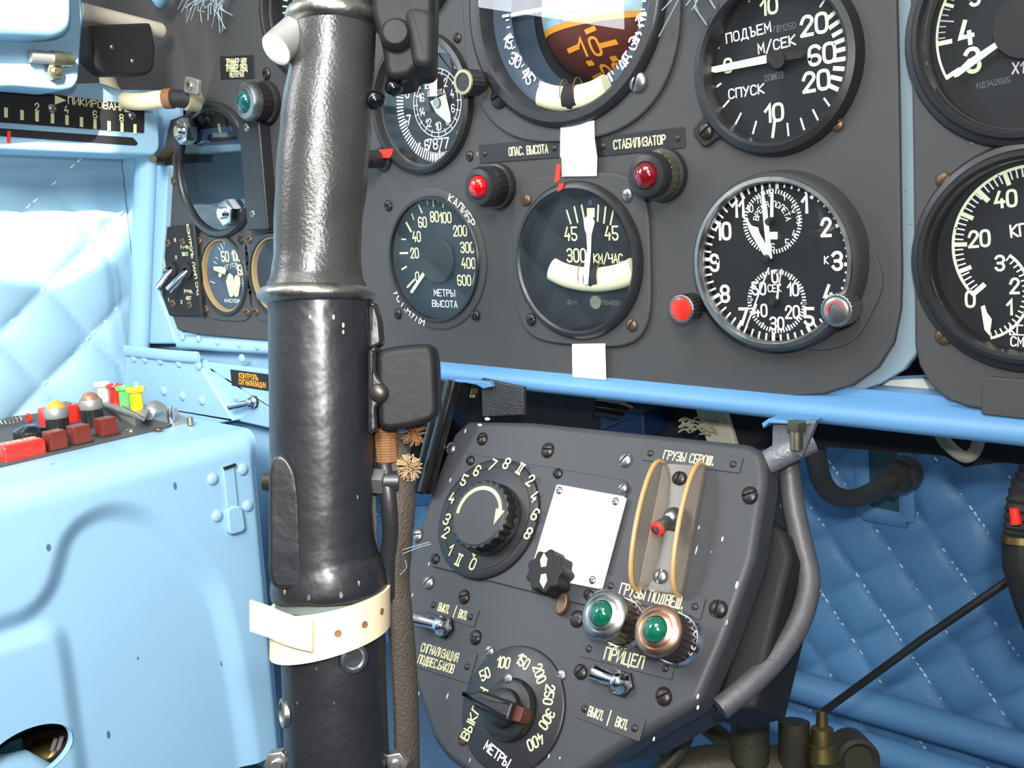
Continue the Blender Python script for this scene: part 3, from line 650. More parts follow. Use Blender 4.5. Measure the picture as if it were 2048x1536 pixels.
for x, y, m, r in [(720, 712, M_BEZ, .0022), (770, 1062, M_MATTE, .0022), (738, 415, M_MATTE, .002)]:
    u, v = fr.px(*k(x, y), WD); MB().lathe([(0, .0045), (r*.7, .0045), (r, .003), (r, -.001)], 20).obj('hand_boss', m, g, local((u, v, WD)))
pane(g, .0398, .0132)
for x, y, m, mt_, nm, tw in [(1362, 618, M_STEEL, M_REDG, 'winding_knob', .020), (1672, 621, M_STEEL, M_STEEL, 'start_knob', .022)]:
    u, v = fr.px(x, y, tw); kb = MB(); rr_ = .0078 if nm == 'winding_knob' else .0082
    kb.prism([(rr_*(1-.06*(i % 2))*math.cos(2*PI*i/48), rr_*(1-.06*(i % 2))*math.sin(2*PI*i/48)) for i in range(48)], tw-.011, tw, .0006)
    kb.lathe([(.005, 0), (.005, tw-.010)], 20); ko = kb.obj(nm, m, g, local((u, v, 0)))
    MB().lathe([(0, tw+.0009), (.0048, tw+.0007), (.0062, tw+.0002), (.0062, tw-.001)], 28).obj('red_button_face' if nm == 'winding_knob' else 'knob_face', mt_, ko, LA)
    if nm == 'start_knob':
        MB().lathe([(.0035, tw+.0012), (.0047, tw+.0013), (.0048, tw+.0008), (.0034, tw+.0008)], 28, 20, 210).obj('red_paint_ring', mat('worn_red_paint', S(170, 80, 80), .6), ko, LA)

# ---- oxygen gauges and blanked instrument on the left
def small_gauge(key, label):
    g, fr = gbase(key, 'oxygen_gauge', label)
    plate('flange', M_PANEL, squircle(.037, 4.5), [circ(0, 0, .0285, 48)], .0012, local((0, 0, .0012)), g, .0004)
    ring('tan_ring', M_TAN, [(.0276, -.004), (.0278, -.001), (.0285, .0016), (.0296, .0018)], g)
    ring('bezel', M_BEZ, [(.0294, .0012), (.0300, .003), (.0325, .003), (.0335, .0012)], g)
    for u, v, m in [(-.0285, .0285, M_SCREWR), (.0285, .0285, M_SCREW), (.0285, -.0285, M_SCREWR), (-.0285, -.0285, M_SCREWR)]: hw('screw', m, g, u, v, .0012, .0032, 30)
    return g, fr
g, fr = small_gauge('ox', 'small tan-ringed oxygen gauge with two cream petals, left of the stick'); k = K(300, 440, 6.98); ctr = (449, 551); d = dial(g, .0285, .0022, mat('oxygen_dial_blue_grey', S(42, 58, 72), .6))
mk = Mk(fr, k, -.0022, 6.98, ctr)
for q in [(960, 385, 985, 420), (992, 340, 1025, 410), (1030, 300, 1045, 340), (1070, 280, 1085, 325), (1128, 295, 1135, 330), (920, 520, 945, 540), (895, 580, 935, 610), (845, 855, 910, 880)]: mk.l([q[:2], q[2:]], 10)
mk.t('КИСЛОРОД', 1190, 1130, 42, sw=.16, wsc=1.6).t('КГ/СМ', 1130, 640, 50, 10, wsc=1.4).t('Л/МИН', 1300, 900, 30, 90, wsc=1.4); mk.o('captions', M_WHITE, d)
mk = Mk(fr, k, -.0022, 6.98, ctr); mk.t('50', 1050, 510, 130, sw=.16, wsc=.8).t('100', 1200, 500, 130, sw=.16, wsc=.62).t('150', 1265, 700, 130, sw=.16, wsc=.62); mk.o('numerals', M_LUM, d)
needle(g, fr, [(885, 650), (890, 700), (1040, 760), (1060, 700), (1000, 650)], -.0002, M_LUM, k); needle(g, fr, [(960, 740), (955, 790), (980, 805), (1000, 760)], -.0005, M_LUM, k, name='needle_tail')
for nm, pts in [('left_petal', [(1060, 860), (1085, 770), (1110, 745), (1150, 780), (1165, 880), (1160, 1050), (1140, 1075), (1110, 1060)]), ('right_petal', [(1170, 860), (1180, 790), (1205, 770), (1245, 800), (1255, 880), (1225, 1060), (1200, 1075), (1175, 1055)])]: needle(g, fr, pts, -.0005, M_LUM, k, name='flow_petal')
pane(g, .0277, .0008)
g, fr = small_gauge('fl', 'small gauge mostly hidden behind the stick, right of the oxygen gauge'); g.name = 'hidden_gauge'; dial(g, .0285, .0022); pane(g, .0277, .0008)
g, fr = gbase('bl', 'blanked_instrument', 'round dark glass cover held by two hexagon nuts, left of the stick', 'instrument cover')
ring('bezel', M_BEZ, [(.046, -.012), (.0468, .004), (.048, .0052), (.0515, .0052), (.0535, .003), (.054, 0)], g)
MB().lathe([(0, -.011), (.047, -.011), (.047, -.035), (0, -.035)], 48).obj('back_plate', mat('deep_green_grey', S(34, 46, 52), .35, spec=.6), g, LA)
u0, v0 = fr.px(437, 280, -.006); MB().prism(rect(.062, .020, .006), 0, .004, .001).obj('upper_bar', mat('slate_bar', S(66, 82, 100), .4), g, local((u0, v0, -.010)))
MB().prism(rect(.040, .006, .002), 0, .001).obj('slot', M_MATTE, g, local((u0+.006, v0+.002, -.0062)))
pane(g, .0465, .002, M_GLASSB)
for x, y in [(380, 263), (467, 425)]: u, v = fr.px(x, y, .005); hw('bolt', M_CHROME, g, u, v, .0045, .0108, 15, name='hexagon_nut')
u, v = fr.px(512, 330, .006); MB().prism(rect(.026, .098, .002), 0, .010, .0016).obj('clamp_bar', M_BEZ, g, local((u, v, 0)))
for x, y in [(493, 255), (505, 428)]: u, v = fr.px(x, y, .01); hw('screw', M_SCREWS, g, u, v, .0096, .003, 20)

# ---- partial dials at the very top
g, fr = gbase('pl', 'partly_hidden_gauge', 'black gauge at the top left edge, its right half hidden by the stick head'); bezel_std(g, .041, .048, .006, .010); d = dial(g, .042, .009); b = MB(); ticks(b, .032, .0365, [180+i*7.2 for i in range(0, 24)], .0011, -.0088); p = pol(.026, 250); text(b, 'М', p[0], p[1], .006, z=-.0088); b.obj('ticks', M_LUM, d, LA); pane(g, .0412, .001)
hw('screw', M_SCREW, g, *fr.px(534, 147), .0, .0042, 20)
g, fr = gbase('tp', 'compass_dial', 'bottom edge of a dial with orange ticks above the stick head'); bezel_std(g, .033, .039, .006, .008); d = dial(g, .034, .007); b = MB(); ticks(b, .025, .0315, [150+i*3 for i in range(21)], .0009, -.0068); b.obj('ticks', mat('coral_ticks', S(226, 140, 104), .6), d, LA); pane(g, .0332, .001)

# ---- right panel gauges
def big_right(key, label, name):
    g, fr = gbase(key, name, label, frs=RH)
    ring('bezel', M_BEZ, [(.0425, -.012), (.043, .004), (.0445, .0058), (.0465, .0056), (.0475, .004), (.050, .003), (.0515, 0)], g); return g, fr
g, fr = big_right('ta', 'black dial at the top right corner with green needle between 3 and 4', 'tachometer'); ctr = (2052, 52); k = K(1700, 0, 3.657); d = dial(g, .0435, .009)
mk = Mk(fr, k, -.009, 3.657, ctr); c0 = mk.p(1288, 190); m_ = mk.m; z_ = -.0088
mk.b.stroke(arcpts(628*m_, 241, 330, 40, c0), 18*m_, z_); ticks(mk.b, 530*m_, 622*m_, [241, 265.5], 34*m_, z_, c0); ticks(mk.b, 560*m_, 622*m_, [292, 318], 24*m_, z_, c0)
mk.t('4', 850, 240, 165, 8, sw=.19).t('3', 898, 440, 165, 8, sw=.19).t('5', 912, -20, 110, 8, sw=.22); mk.o('numerals', M_LUMG, d)
mk = Mk(fr, k, -.009, 3.657, ctr); ticks(mk.b, 570*m_, 622*m_, [269, 273, 277, 285, 289, 296, 300, 304, 308], 9*m_, z_, c0); ticks(mk.b, 520*m_, 622*m_, [281], 11*m_, z_, c0); mk.t('X100', 1290, 490, 75, sw=.17); mk.o('fine_ticks', mat('grey_white_ticks', S(190, 186, 196), .6), d)
mk = Mk(fr, k, -.009, 3.657, ctr); mk.t('НД342665', 1050, 605, 40, 5); mk.o('serial_marks', M_GREYT, d)
needle(g, fr, [(752, 545), (765, 568), (790, 560), (1145, 300), (1125, 268), (860, 440)], -.005, M_LUMG, k)
u, v = fr.px(*k(1288, 190), -.004); MB().lathe([(0, .0025), (.0132, .0025), (.0138, 0), (.0138, -.003)], 40).obj('hub_cap', M_MATTE, g, local((u, v, -.005)))
pane(g, .0428, .001)
g, fr = big_right('eg', 'black pressure gauge marked 0, 20, 40 on the right panel', 'pressure_gauge'); ctr = (2058, 516); k = K(1750, 300, 2.742); d = dial(g, .0435, .009)
mk = Mk(fr, k, -.009, 2.742, ctr); m_ = mk.m; c0 = mk.p(861, 510)
mk.b.stroke(arcpts(411*m_, 226, 372, 50, c0), 16*m_, z_); ticks(mk.b, 335*m_, 408*m_, [226, 315], 28*m_, z_, c0); ticks(mk.b, 345*m_, 408*m_, [247, 269, 294, 338, 360], 24*m_, z_, c0)
mk.t('40', 717, 268, 84, 5, sw=.18).t('20', 572, 486, 84, 4, sw=.18).t('0', 523, 818, 84, 3, sw=.18).t('3', 685, 620, 78, 3, sw=.18).t('2', 766, 745, 78, 3, sw=.18).t('1', 738, 862, 78, 3, sw=.18)
c1 = mk.p(575, 785); mk.b.stroke(arcpts(258*m_, 36, 164, 40, c1), 15*m_, z_); ticks(mk.b, 226*m_, 254*m_, [36+i*7.1 for i in range(19)], 8*m_, z_, c1)
mk.o('numerals', M_LUMG, d)
mk = Mk(fr, k, -.009, 2.742, ctr); ticks(mk.b, 360*m_, 408*m_, [226+i*4.3 for i in range(1, 34)], 8*m_, z_, c0); mk.t('КГ', 788, 440, 62, 8, sw=.17).t('КГ', 775, 985, 50, 0, sw=.16).t('СМ', 780, 1050, 50, 0, sw=.16).l([(740, 1012), (820, 1014)], 7); mk.o('fine_ticks', M_WHITE, d)
needle(g, fr, [(580, 860), (600, 850), (612, 890), (640, 930), (628, 1018), (600, 985)], -.0065, M_LUMG, k, name='small_needle')
mk = Mk(fr, k, -.009, 2.742, ctr); MB().prism([mk.p(*q) for q in [(600, 600), (620, 560), (680, 530), (790, 510), (860, 540), (860, 1090), (700, 1090), (560, 1000), (440, 870), (560, 862), (640, 800), (665, 730), (640, 660)]], -.0089, -.00885).obj("sub_dial_plate", M_DIAL, d, LA)
for q in ('numerals', 'fine_ticks'): pass
pane(g, .0428, .001)

# ================================================================ PANEL LAMPS, PLACARDS, TAPE
def panel_lamp(x, y, label, lens, body_m, face_m, cat='indicator lamp', tall=.02, r=.0125, name='indicator_lamp'):
    u, v = FP.px(x, y, tall); g = thing(name, label, cat, FP.sub(u, v))
    MB().lathe([(r*1.12, 0), (r*1.15, .003), (r*1.1, .0045), (r*.98, .005)], 36).obj('base_ring', M_BEZ, g, LA)
    b = MB(); n = 44; b.prism([(r*(1-.035*(i % 2))*math.cos(2*PI*i/n), r*(1-.035*(i % 2))*math.sin(2*PI*i/n)) for i in range(n)], .003, tall-.007, .0006); b.obj('knurled_body', body_m, g, LA)
    MB().lathe([(r*.98, tall-.0075), (r*.98, tall-.003), (r*.86, tall-.0005), (r*.60, tall), (r*.52, tall-.001)], 36).obj('front_ring', face_m, g, LA)
    MB().lathe([(0, tall+r*.34)]+[(r*.56*math.sin(RAD(a)), tall-.001+(r*.34+.001)*math.cos(RAD(a))) for a in (15, 30, 45, 60, 75, 90)], 32).obj('lens', lens, g, LA)
    return g
panel_lamp(955, 374, 'bright red indicator lamp left of the white tape', M_REDL, M_SCREW, M_BEZ)
panel_lamp(1290, 351, 'dark red indicator lamp with a shiny ribbed body right of the white tape', M_REDD, M_ZINC, M_BEZ, r=.0128)
panel_lamp(487, 203, 'green indicator lamp with a silver ring above the round dark cover', mat('teal_lamp_glass', S(8, 74, 72), .1, coat=1), M_SCREW, M_STEEL, tall=.022, r=.014)
def placard(fr, corners, lines, label, m=None, rivets=True, tm=None, w=.0008, par=None, base=0, sw=.13, bar=None):
    q = [fr.px(x, y, base) for x, y in corners]; cu = sum(p[0] for p in q)/4; cv = sum(p[1] for p in q)/4
    a = math.degrees(math.atan2(q[1][1]-q[0][1], q[1][0]-q[0][0])); f2 = fr.sub(cu, cv, base, a); c, s_ = math.cos(RAD(-a)), math.sin(RAD(-a))
    W = (math.hypot(q[1][0]-q[0][0], q[1][1]-q[0][1])+math.hypot(q[2][0]-q[3][0], q[2][1]-q[3][1]))/2; H = (math.hypot(q[3][0]-q[0][0], q[3][1]-q[0][1])+math.hypot(q[2][0]-q[1][0], q[2][1]-q[1][1]))/2
    g = thing('placard', label, 'placard', f2); MB().prism(rect(W, H, .0008), 0, w, .0002).obj('plate', m or M_BEZ, g, LA)
    b = MB()
    for s, fx, fy, fh, ws in lines: text(b, s, fx*W, fy*H, fh*H, sw=sw, wsc=ws, z=w+.0001)
    if bar is not None: b.stroke([(bar*W, -.32*H), (bar*W, .36*H)], .0007, w+.0001)
    b.obj('lettering', tm or M_LUM, g, LA)
    if rivets:
        for sx in (-1, 1): hw('rivet', M_BEZ, g, sx*(W/2-.0045), 0, w, .0019)
    return g
placard(FP, [(954, 291), (1122, 276), (1122, 315), (966, 325)], [('ОПАС. ВЫСОТА', .12, 0, .42, .62)], 'black placard lettered ОПАС. ВЫСОТА, left of the tape', sw=.15)
placard(FP, [(1193, 274), (1371, 253), (1370, 297), (1197, 312)], [('СТАБИЛИЗАТОР', .0, 0, .42, .68)], 'black placard lettered СТАБИЛИЗАТОР, right of the tape', sw=.15)
placard(FP, [(441, 113), (509, 110), (509, 155), (443, 160)], [('ТРИММЕР НВУ', 0, .24, .26, .62), ('ТРИММЕР ЗУБЦ', 0, -.03, .26, .58), ('НЕЙТРАЛ', 0, -.3, .24, .7)], 'small three-line placard above the green lamp', sw=.17, rivets=False)
def tape(pts, label, w=.0042):
    return tag(MB().prism([FP.px(x, y, w) for x, y in pts], w-.0003, w).obj('tape_strip', M_TAPE, None, FP), label, 'tape')
tape([(1121, 254), (1157, 247), (1188, 241), (1189, 280), (1194, 313), (1193, 352), (1124, 353), (1123, 316), (1120, 314)], 'strip of white tape over the two placards, above the square-flanged indicator')
tape([(1144, 688), (1210, 687), (1212, 760), (1145, 754)], 'short strip of white tape on the lower edge of the panel', .0034)
# switch block at the far left of the panel
fb = FP; q = [fb.px(*p) for p in [(320, 453), (388, 446), (407, 632), (316, 628)]]
u, v = FP.px(362, 540, .003); g = thing('switch_block', 'small black switch block with two chrome levers at the left end of the panel', 'switch block', FP.sub(u, v)); gf = FP.sub(u, v)
MB().prism([gf.px(*p) for p in [(322, 456), (390, 447), (407, 631), (340, 630), (318, 600)]], 0, .003, .0006).obj('plate', M_MATTE, g, LA)
MB().prism([gf.px(*p, .004) for p in [(387, 446), (391, 446), (408, 632), (403, 633)]], 0, .005, .0004).obj('edge_strip', M_SCREW, g, LA)
b = MB(); 
for st, x, y, a in [('ПРИБОРЫ', 326, 512, -84), ('КОНТРОЛЬ ЛАМП СРЦ', 386, 520, -84), ('РУЧН.', 370, 494, 0), ('ВКЛ', 370, 508, 0), ('РУЧН.', 377, 583, 0), ('АВТ', 377, 596, 0), ('Л', 352, 515, 0), ('1', 337, 600, 0), ('2', 363, 604, 0), ('8', 350, 480, 0), ('2', 322, 482, 0)]:
    u_, v_ = gf.px(x, y, .0032); text(b, st, u_, v_, .0028 if a == 0 else .0034, a, sw=.2, wsc=1.15, z=.0032)
b.obj('lettering', M_LUM, g, LA)
for x, y in [(337, 486), (366, 484), (347, 607), (380, 610)]: hw('screw', M_SCREWR, g, *gf.px(x, y, .003), .003, .0034, 20)
for (x0, y0), (x1, y1), nm in [((346, 540), (314, 577), 0), ((376, 542), (338, 581), 1)]:
    a = gf.px(x0, y0, .003); e = gf.px(x1, y1, .016)
    sl = MB().tube([(a[0], a[1], .003), (e[0]*.3+a[0]*.7, e[1]*.3+a[1]*.7, .008), (e[0], e[1], .016)], [.0024, .003, .0036], 16).obj('lever', M_CHROME, g, LA)
    MB().lathe([(.007, 0), (.007, .002), (.004, .003), (.003, .003)], 20).obj('collar', M_MATTE, sl, local((a[0], a[1], .003)))

# ================================================================ LOWER CONSOLE
k6, k9, k10, k7 = K(800, 720, 3.657), K(760, 1116, 3.657), K(1040, 1116, 3.657), K(1200, 720, 3.657)
out = [(934, 840), (1060, 842), (1500, 886), (1526, 905), (1532, 955), (1507, 1116), (1447, 1285), (1393, 1409), (1232, 1502), (1130, 1570), (970, 1570), (893, 1520), (864, 1480), (816, 1335), (786, 1231), (806, 1143), (868, 960), (905, 866)]
oc = [FC.px(*p) for p in out]
con = thing('lower_console', 'dark grey sloping console under the panel, right of the stick', 'console', FC)
MB().prism(rpoly(oc, [.002]*2+[.004]*14+[.002]*2, 3), -.016, 0, .0045).obj('face_plate', M_CONS, con, LA, sharp=50)
body = [FC.px(*p) for p in [(945, 850), (1480, 892), (1512, 960), (1490, 1110), (1430, 1280), (1380, 1395), (1232, 1480), (980, 1540), (900, 1500), (830, 1330), (810, 1231), (880, 965)]]
MB().prism(body, -.052, -.014).obj('housing', M_CONS, con, LA)
MB().prism([FC.px(*p) for p in [(1495, 1000), (1535, 1040), (1548, 1090), (1470, 1400), (1380, 1420), (1420, 1280)]], -.060, -.022, .004).obj('side_box', M_MATTE, con, LA)
for x, y, m, r, a in [(965, 878, M_SCREW, .0038, 30), (1096, 901, M_SCREW, .0042, 10), (1251, 920, M_SCREWS, .0042, 60), (903, 897, M_SCREWS, .0038, 40), (836, 1071, M_SCREWS, .004, 20), (858, 1165, M_SCREWS, .004, 60), (1500, 991, M_SCREW, .0042, 30), (929, 1194, M_SCREW, .0038, 30),
                      (952, 1275, M_SCREW, .0038, 10), (980, 1302, M_SCREWS, .0032, 50), (1155, 1238, M_SCREW, .0042, 0), (1437, 1218, M_SCREW, .0044, 85), (1328, 1393, M_SCREW, .0042, 40), (1162, 1344, M_SCREW, .0038, 60), (1123, 1350, M_SCREWS, .003, 0), (926, 1478, M_SCREWR, .0032, 30), (1068, 1522, M_SCREWR, .003, 10)]:
    hw('screw', m, con, *FC.px(x, y), 0, r, a)
b = MB()
for x, y, w, h in [(931, 862, 4, 7), (901, 960, 4, 7), (858, 1128, 3, 6), (825, 1190, 3, 6), (837, 1388, 4, 7), (895, 1392, 4, 9), (803, 1288, 4, 7), (810, 1312, 3, 5), (790, 1212, 3, 6), (1474, 1170, 6, 12), (1454, 1245, 3, 9), (1396, 1393, 5, 8), (1396, 1415, 5, 7), (1308, 1478, 4, 7), (1098, 1512, 3, 7), (1120, 1516, 3, 4), (975, 838, 14, 5), (960, 850, 12, 4), (1445, 1078, 4, 8), (1393, 1100, 3, 14), (1398, 1055, 3, 6), (940, 1520, 3, 6)]:
    u, v = FC.px(x, y); q = FC.mpp(x, y); b.prism(circ(u, v, w*q*.55, 7, h*q*.7), 0, .0002)
b.obj('paint_chips', mat('chipped_primer', S(178, 186, 186), .5), con, LA)['kind'] = 'stuff'

# selector unit: inset plate, big rotary knob with number ring, white card
q = [(936, 907), (1254, 962), (1258, 976), (1192, 1212), (1180, 1214), (866, 1134), (862, 1122), (930, 912)]
u, v = FC.px(1060, 1060); f2 = FC.sub(u, v); g = thing('selector_unit', 'framed console unit with a white card and cream numbers 1 to 8 around a knob', 'selector', f2)
MB().prism(rpoly([f2.px(*p) for p in q], .0015), 0, .0016, .0007).obj('plate', M_CONS, g, LA)
cu, cv = f2.px(980, 1038); CT = local((cu, cv, .0016))
MB().lathe([(0, .0028), (.0335, .0028), (.0362, .0018), (.0368, 0)], 72).obj('number_ring', M_BEZ, g, CT)
MB().lathe([(.0305, .0028), (.0308, .0032), (.0312, .0032), (.0314, .0028)], 72).obj('ring_edge', M_SCREW, g, CT)
mk = Mk(f2, k6, .0046, 3.657, (976, 1034)); mk.w = .0046
for st, x, y, a in [('H', 432, 1462, 0), ('1', 370, 1388, 0), ('2', 338, 1262, 0), ('3', 345, 1165, 0), ('4', 382, 1010, 10), ('5', 470, 880, 0), ('6', 566, 810, -5), ('7', 680, 768, -5), ('8', 782, 757, -8), ('H', 882, 795, -10), ('2', 956, 880, -10), ('4', 985, 1000, -12), ('6', 990, 1130, -10), ('8', 940, 1268, -10), ('0', 535, 1492, 0)]: mk.t(st, x, y, 78, a-8, sw=.16, wsc=.85)
mk.fill([(522, 1388), (578, 1392), (540, 1450)]); mk.o('numerals', M_LUM, g)
for x, y, m in [(941, 921, M_SCREW), (871, 1118, M_SCREW), (1116, 947, M_SCREW), (1246, 976, M_SCREWS), (1178, 1190, M_SCREW)]: hw('screw', m, g, *f2.px(x, y, .0016), .0016, .003, 60)
MB().prism(rpoly([f2.px(*p, .004) for p in [(1113, 968), (1250, 993), (1200, 1178), (1058, 1150)]], .0015), .0016, .004, .0004).obj('white_card', M_CARD, g, LA)
for x, y in [(1119, 981), (1231, 1003), (1185, 1160)]: hw('screw', M_STEEL, g, *f2.px(x, y, .004), .0038, .0022, 30)
u, v = FC.px(982, 1040, .0044); kb = thing('rotary_knob', 'large black fluted knob with a cream curved arrow on the console', 'knob', FC.sub(u, v, .0044))
n = 96; b = MB(); b.lathe([(.0212, 0), (.0216, .002), (.0205, .0035), (.020, .004)], 48); b.prism([(.0208*(1-.045*(math.sin(i*2*PI/4) > 0))*math.cos(2*PI*i/n), .0208*(1-.045*(math.sin(i*2*PI/4) > 0))*math.sin(2*PI*i/n)) for i in range(n)], .003, .0115, .001); b.obj('fluted_skirt', M_BLACK, kb, LA)
MB().lathe([(0, .0122), (.0180, .0122), (.0187, .0117), (.0194, .0107), (.0194, .006)], 56).obj('top', M_CONS, kb, LA)
b = MB(); b.stroke(arcpts(.0155, -95, 70, 30), .0022, .0124); e = pol(.0155, 74); 
b.add([(e[0]-.0035, e[1]+.001, .0124), (e[0]+.0032, e[1]+.0005, .0124), (e[0]-.0015, e[1]-.0085, .0124)], [(0, 1, 2)]); b.obj('arrow', M_LUM, kb, LA)
u, v = FC.px(1112, 1152, .004); kb = thing('setting_knob', 'small black lobed knob with a cream arrow at the corner of the white card', 'knob', FC.sub(u, v, .002))
n = 80; b = MB(); b.prism([((.0112+.0009*math.sin(9*2*PI*i/n))*math.cos(2*PI*i/n), (.0112+.0009*math.sin(9*2*PI*i/n))*math.sin(2*PI*i/n)) for i in range(n)], .002, .014, .0014); b.lathe([(.006, 0), (.006, .004)], 20); b.obj('lobed_cap', M_MATTE, kb, LA)
b = MB()
for s in (1, -1): b.add([(-.0016, s*.002, .0142), (.0016, s*.002, .0142), (.0024, s*.006, .0142), (0, s*.0098, .0142), (-.0024, s*.006, .0142)], [(0, 1, 2, 3, 4)])
b.obj('arrow', M_LUM, kb, local((0, 0, 0), (math.cos(RAD(20)), math.sin(RAD(20)), 0), (-math.sin(RAD(20)), math.cos(RAD(20)), 0)))
MB().prism(circ(0, 0, .0035, 20, .006), 0, .003, .001).obj('stop_lug', M_SCREWR, kb, local((.009, -.0135, 0)))

# clear guard over the release switch
u, v = FC.px(1338, 1052); ex = FC.px(1365, 930); ey = FC.px(1318, 1172); ang = math.degrees(math.atan2(ex[1]-ey[1], ex[0]-ey[0]))-90
f2 = FC.sub(u, v, 0, ang); u, v = FC.px(1345, 1056); f2 = FC.sub(u, v, 0, ang); g = thing('switch_guard', 'yellowed clear plastic guard with two curved cheeks over a toggle switch', 'switch guard', f2)
Lh = .0345
MB().prism(rect(.026, 2*Lh, .002), 0, .0025, .0008).obj('base', M_PLEX, g, LA)
for sx in (-1, 1):
    prof = [(-Lh, .0)]+[(-Lh*math.cos(PI*i/16), .0025+.0135*math.sin(PI*i/16)**.75) for i in range(1, 16)]+[(Lh, 0)]
    T = Fr((sx*.0122-.0012, 0, 0), (0, 1, 0), (0, 0, 1)); b = MB(); b.T = T; b.prism(prof, 0, .0024, .0004); ck_ = b.obj('cheek', M_PLEX, g, LA)
    b = MB(); b.T = T; b.tube([(p[0], p[1], .0012) for p in prof], .0013, 8, flat=(0, 0, 1)); b.obj('edge', M_PLEXE, ck_, LA)
for y in (.0262, -.0262): hw('screw', M_SCREW if y > 0 else M_SCREWS, g, 0, y, .0025, .0038, 80)
def toggle(fr, base, tip, tw, label, r=.0042, m=M_CHROME, lev=None, bw=0):
    u, v = fr.px(*base, bw); t = fr.px(*tip, tw); g = thing('toggle_switch', label, 'switch', fr.sub(u, v, bw)); x, y, z = t[0]-u, t[1]-v, tw-bw
    MB().prism(circ(0, 0, r*1.7, 6), 0, .002, .0004).obj('nut', M_SCREW, g, LA)
    MB().lathe([(r*1.45, .0015), (r*1.45, .004), (r*1.1, .0055)]+[(r*1.1*math.cos(RAD(a)), .0055+r*.9*math.sin(RAD(a))) for a in (20, 45, 70, 90)], 28).obj('bushing', m, g, LA)
    b = MB(); a = Vector((0, 0, .004)); e = Vector((x, y, z)); d_ = (e-a)
    b.tube([a, a+d_*.3, a+d_*.92, a+d_*.97, e], [r*.72, r*.8, r, r*.92, r*.6], 20); b.obj('lever', lev or m, g, LA); return g
gt = toggle(FC, (1352, 1040), (1312, 1060), .017, 'toggle switch with a red-tipped lever inside the clear plastic guard', .004, M_STEEL, M_STEEL, .0025)
tp_ = FC.px(1312, 1060, .017); bp_ = FC.px(1352, 1040, .0025); dv = Vector((tp_[0]-bp_[0], tp_[1]-bp_[1], .0105)).normalized(); ev = Vector((tp_[0]-bp_[0], tp_[1]-bp_[1], .0145)); so_ = dv.orthogonal()
MB().lathe([(.0024, .0004), (.0033, .0003), (.0039, -.0006), (.0041, -.0016), (.0038, -.0018)], 24).obj('red_tip_ring', M_RED, gt, Fr(ev, so_, dv.cross(so_)))
toggle(FC, (890, 1254), (824, 1237), .010, 'chrome toggle switch above the two-line СИГНАЛИЗАЦИЯ placard', .0042)
toggle(FC, (1245, 1367), (1180, 1343), .011, 'chrome toggle switch between the ПРИЦЕЛ placard and the lower ВЫКЛ ВКЛ placard', .0042)
def con_lamp(x, y, label, fm):
    tl = .024; r = .0118; u, v = FC.px(x, y, tl); g = thing('indicator_lamp', label, 'indicator lamp', FC.sub(u, v))
    MB().lathe([(r*1.12, 0), (r*1.15, .002), (r*1.05, .004), (r, .004)], 36).obj('base_ring', M_CHROME, g, LA)
    b = MB(); n = 48; b.prism([(r*(1-.05*(i % 2))*math.cos(2*PI*i/n), r*(1-.05*(i % 2))*math.sin(2*PI*i/n)) for i in range(n)], .002, tl-.004, .0004); b.obj('ribbed_body', mat('dark_brown_bakelite', S(52, 38, 32), .3, var=.3), g, LA)
    MB().lathe([(r*1.0, tl-.0045), (r*1.07, tl-.004), (r*1.07, tl-.002), (r*.98, tl-.0008), (r*.8, tl), (r*.76, tl-.0006), (r*.7, tl), (r*.56, tl+.0006), (r*.52, tl-.001)], 44).obj('front_ring', fm, g, LA)
    MB().lathe([(0, tl+r*.38)]+[(r*.54*math.sin(RAD(a)), tl-.0005+(r*.38+.0005)*math.cos(RAD(a))) for a in (12, 25, 40, 55, 70, 80, 90)], 36).obj('lens', M_GRNL, g, LA)
con_lamp(1203, 1227, 'green console lamp with a silver ring, nearer the stick', M_STEEL)
con_lamp(1311, 1259, 'green console lamp with a copper ring, right of the silver-ringed lamp', M_COPPER)
pm = M_CONS
placard(FC, [(1290, 891), (1487, 916), (1479, 949), (1287, 919)], [('ГРУЗЫ СБРОШ.', -.02, .03, .56, .62)], 'console placard lettered ГРУЗЫ СБРОШ. above the clear guard', pm)
placard(FC, [(1211, 1148), (1412, 1196), (1402, 1240), (1206, 1190)], [('ГРУЗЫ ПОДВЕШ.', 0, 0, .5, .60)], 'console placard lettered ГРУЗЫ ПОДВЕШ. above the green lamps', pm)
placard(FC, [(1171, 1277), (1353, 1322), (1342, 1362), (1160, 1311)], [('ПРИЦЕЛ', -.02, 0, .62, .72)], 'console placard lettered ПРИЦЕЛ below the green lamps', pm)
placard(FC, [(1161, 1392), (1292, 1441), (1280, 1484), (1152, 1435)], [('ВЫКЛ.', -.2, .0, .42, .5), ('ВКЛ.', .2, .0, .42, .5)], 'ВЫКЛ ВКЛ placard below the ПРИЦЕЛ switch', pm, bar=.0)
placard(FC, [(862, 1191), (957, 1221), (950, 1258), (854, 1222)], [('ВЫКЛ.', -.16, .02, .46, .46), ('ВКЛ.', .24, .0, .46, .46)], 'ВЫКЛ ВКЛ placard above the left chrome switch', pm, bar=.07)
placard(FC, [(815, 1268), (955, 1308), (940, 1368), (808, 1326)], [('СИГНАЛИЗАЦИЯ', 0, .2, .28, .56), ('ПОДВЕС.БАКОВ', 0, -.2, .28, .56)], 'two-line console placard lettered СИГНАЛИЗАЦИЯ ПОДВЕС.БАКОВ', pm)
